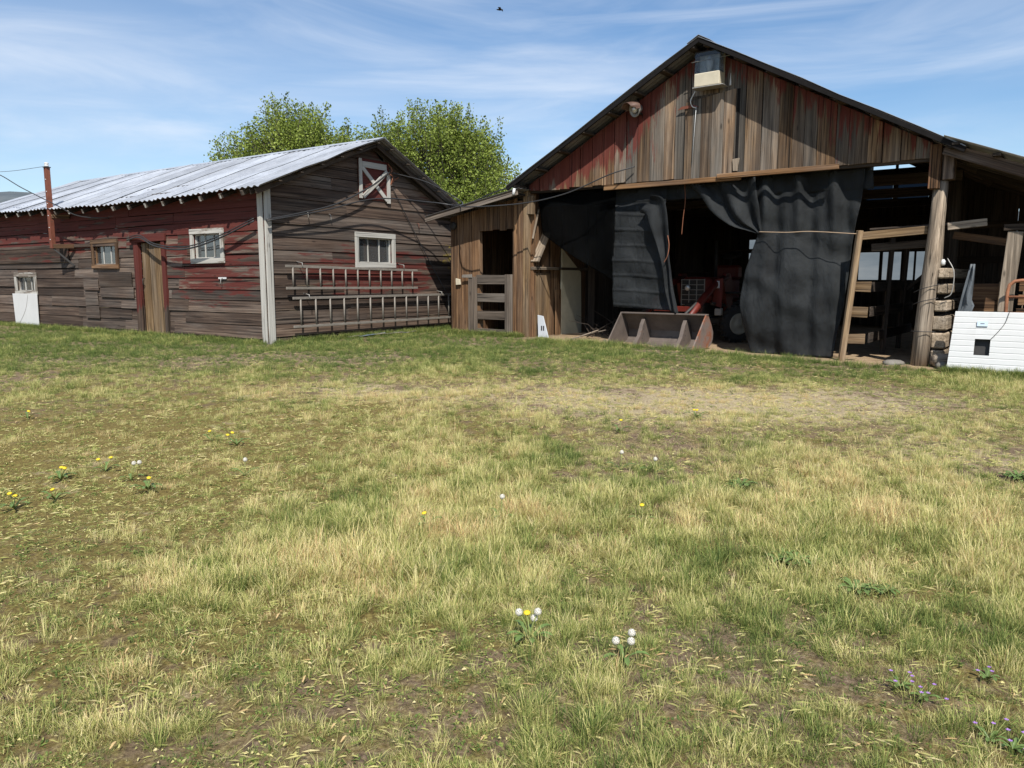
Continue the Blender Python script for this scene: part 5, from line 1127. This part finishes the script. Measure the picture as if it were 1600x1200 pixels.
# ------------------------------------------------------------------ dandelions and small weeds
M_YEL = plain('dandelion_yellow', (.62, .46, .02), .6, 0, .1, 30, 0); M_FLUFF = plain('seed_fluff', (.6, .57, .5), .9, 0, .1, 30, 0); M_STEM = plain('pale_stem', (.22, .26, .08), .6, 0, .2); M_ROS = plain('weed_leaf', (.1, .155, .04), .5, 0, .35, 20, .1); M_PUR = plain('violet_petals', (.34, .17, .5), .6, 0, .15, 30, 0)
def rosette(t, p, n, L, w, seed):
    r = np.random.default_rng(seed)
    for k in range(n):
        an = 6.2832*k/n + r.normal()*.25; l = L*r.uniform(.65, 1.15); ex = Vector((math.cos(an), math.sin(an), 0)); ey = Z.cross(ex); bm = bmesh.new(); rows = []
        for s, ww in ((0, .25), (.25, .6), (.4, .45), (.55, .9), (.7, .65), (.85, .8), (1, .05)):
            z = .008 + l*.42*math.sin(min(1, s)*2.3); rows.append([bm.verts.new((l*s, -w*ww, z+.004)), bm.verts.new((l*s, 0, z)), bm.verts.new((l*s, w*ww, z+.004))])
        for a, b in zip(rows, rows[1:]):
            for i in (0, 1): bm.faces.new((a[i], a[i+1], b[i+1], b[i]))
        bm_obj('leaf', bm, M_ROS, t, basis(p, ex, ey, Z), True)
def dandelion(u, v, label, nf=1, seeds=0, leaves=7, h=.09, group=None):
    p = px(u, v); t = thing('dandelion', p, label, 'dandelion', group or 'dandelions growing in the lawn'); r = np.random.default_rng(int(u*7+v))
    if leaves: rosette(t, p, leaves, .11, .014, int(u+v))
    for k in range(nf+seeds):
        an = r.random()*6.28; off = Vector((math.cos(an), math.sin(an), 0))*(r.uniform(.02, .07) if nf+seeds > 1 else .01); hh = h*r.uniform(.8, 1.3)*(1.35 if k >= nf else 1); top = p + off + Z*hh
        tube('stem', [p, p+off*.4+Z*hh*.6, top], .0025, M_STEM, t, 5)
        if k < nf:
            f = lathe('flower_head', [(-.004, .003), (0, .006), (.004, .014), (.008, .0155), (.011, .009), (.012, .002)], top, Vector((r.normal()*.25, -.35, 1)), M_YEL, t, 12)
        else:
            bm = bmesh.new(); R0 = .0155
            for i in range(70):
                zz = 1 - 2*(i+.5)/70; a2 = i*2.39996; q = math.sqrt(1-zz*zz); dv = Vector((q*math.cos(a2), q*math.sin(a2), zz)); w = dv.orthogonal()*.0007; e = dv*R0; x = dv.orthogonal()*.0032; y = dv.cross(x)
                bm.faces.new([bm.verts.new(c) for c in (-w, w, e)]); bm.faces.new([bm.verts.new(c) for c in (e+x, e+y, e-x, e-y)])
            bm_obj('seed_head', bm, M_FLUFF, t, Matrix.Translation(top))
for a in ((95, 752, 'dandelion with three yellow flowers beside a green tuft at far left', 3, 0, 9), (165, 738, 'pair of yellow dandelions right of the three-flowered clump', 2, 0, 3), (232, 768, 'leafy dandelion with one yellow flower below a seed head at left', 1, 0, 10),
          (86, 783, 'single low dandelion bloom below the three-flowered clump', 1, 0, 4), (22, 797, 'two dandelion blooms at the left edge of the lawn', 2, 0, 6), (44, 657, 'small far dandelion near the left edge of the lawn', 1, 0, 3),
          (370, 697, 'pair of yellow dandelions in the middle distance left of centre', 2, 0, 6), (666, 824, 'single yellow dandelion left of the centre of the lawn', 1, 0, 3), (828, 1004, 'dandelion with yellow flower and white seed heads in front centre', 1, 3, 9),
          (1088, 654, 'yellow dandelions in the pale strip before the barn', 2, 0, 4), (968, 676, 'single yellow dandelion left of the pale strip before the barn', 1, 0, 3), (1003, 818, 'single pale yellow dandelion right of the lawn centre', 1, 0, 2),
          (783, 814, 'lone white dandelion seed head at the lawn centre', 0, 1, 3), (205, 752, 'two white dandelion seed heads above the leafy dandelion', 0, 2, 3), (383, 746, 'lone white dandelion seed head left of centre', 0, 1, 2), (974, 1036, 'spent dandelion with ragged white seed heads in front', 0, 3, 4),
          (970, 736, 'lone seed head in the middle distance right of centre', 0, 1, 2), (1022, 742, 'rightmost seed head in the middle distance', 0, 1, 2), (330, 690, 'faint yellow dandelion just left of the middle pair', 1, 0, 2)): dandelion(*a)
def violet(u, v, label, n):
    p = px(u, v); t = thing('violet_flower', p, label, 'wildflower', 'violet wildflowers at the lower right'); r = np.random.default_rng(int(u)); rosette(t, p, 8, .05, .009, int(u))
    for k in range(n):
        q = p + Vector((r.normal()*.035, r.normal()*.035, .035+.03*r.random())); tube('stem', [p, q], .0015, M_STEM, t, 4); bm = bmesh.new()
        for i in range(5):
            an = 6.2832*i/5; x = Vector((math.cos(an), math.sin(an), .25)); y = Vector((-math.sin(an), math.cos(an), 0)); bm.faces.new([bm.verts.new(c) for c in (Vector((0, 0, 0)), x*.005+y*.003, x*.0085, x*.005-y*.003)])
        bm_obj('blossom', bm, M_PUR, t, Matrix.Translation(q))
for a in ((1405, 1078, 'violet wildflower, leftmost at the lower right', 4), (1442, 1096, 'violet wildflower with the most blossoms at lower right', 6), (1543, 1064, 'violet wildflower high among the lower right plants', 3), (1545, 1160, 'violet wildflower by the bottom right corner', 4), (1582, 1176, 'violet wildflower nearest the bottom right corner', 4)): violet(*a)
def weed(u, v, label, n, L):
    p = px(u, v); t = thing('broadleaf_weed', p, label, 'weed', 'low broadleaf weeds in the lawn'); rosette(t, p, n, L, L*.11, int(u))
    for k in range(6): rosette(t, p+Vector((rng.normal()*L*.5, rng.normal()*L*.4, 0)), 6, L*.7, L*.09, int(u+k))
for a in ((1243, 884, 'dark green broadleaf weed right of lawn centre', 12, .10), (1338, 930, 'larger spreading broadleaf weed right of lawn centre', 13, .10), (1588, 752, 'dark broadleaf weed at the right edge of the lawn', 12, .12), (1160, 763, 'flat broadleaf weed in the middle distance', 10, .10)): weed(*a)
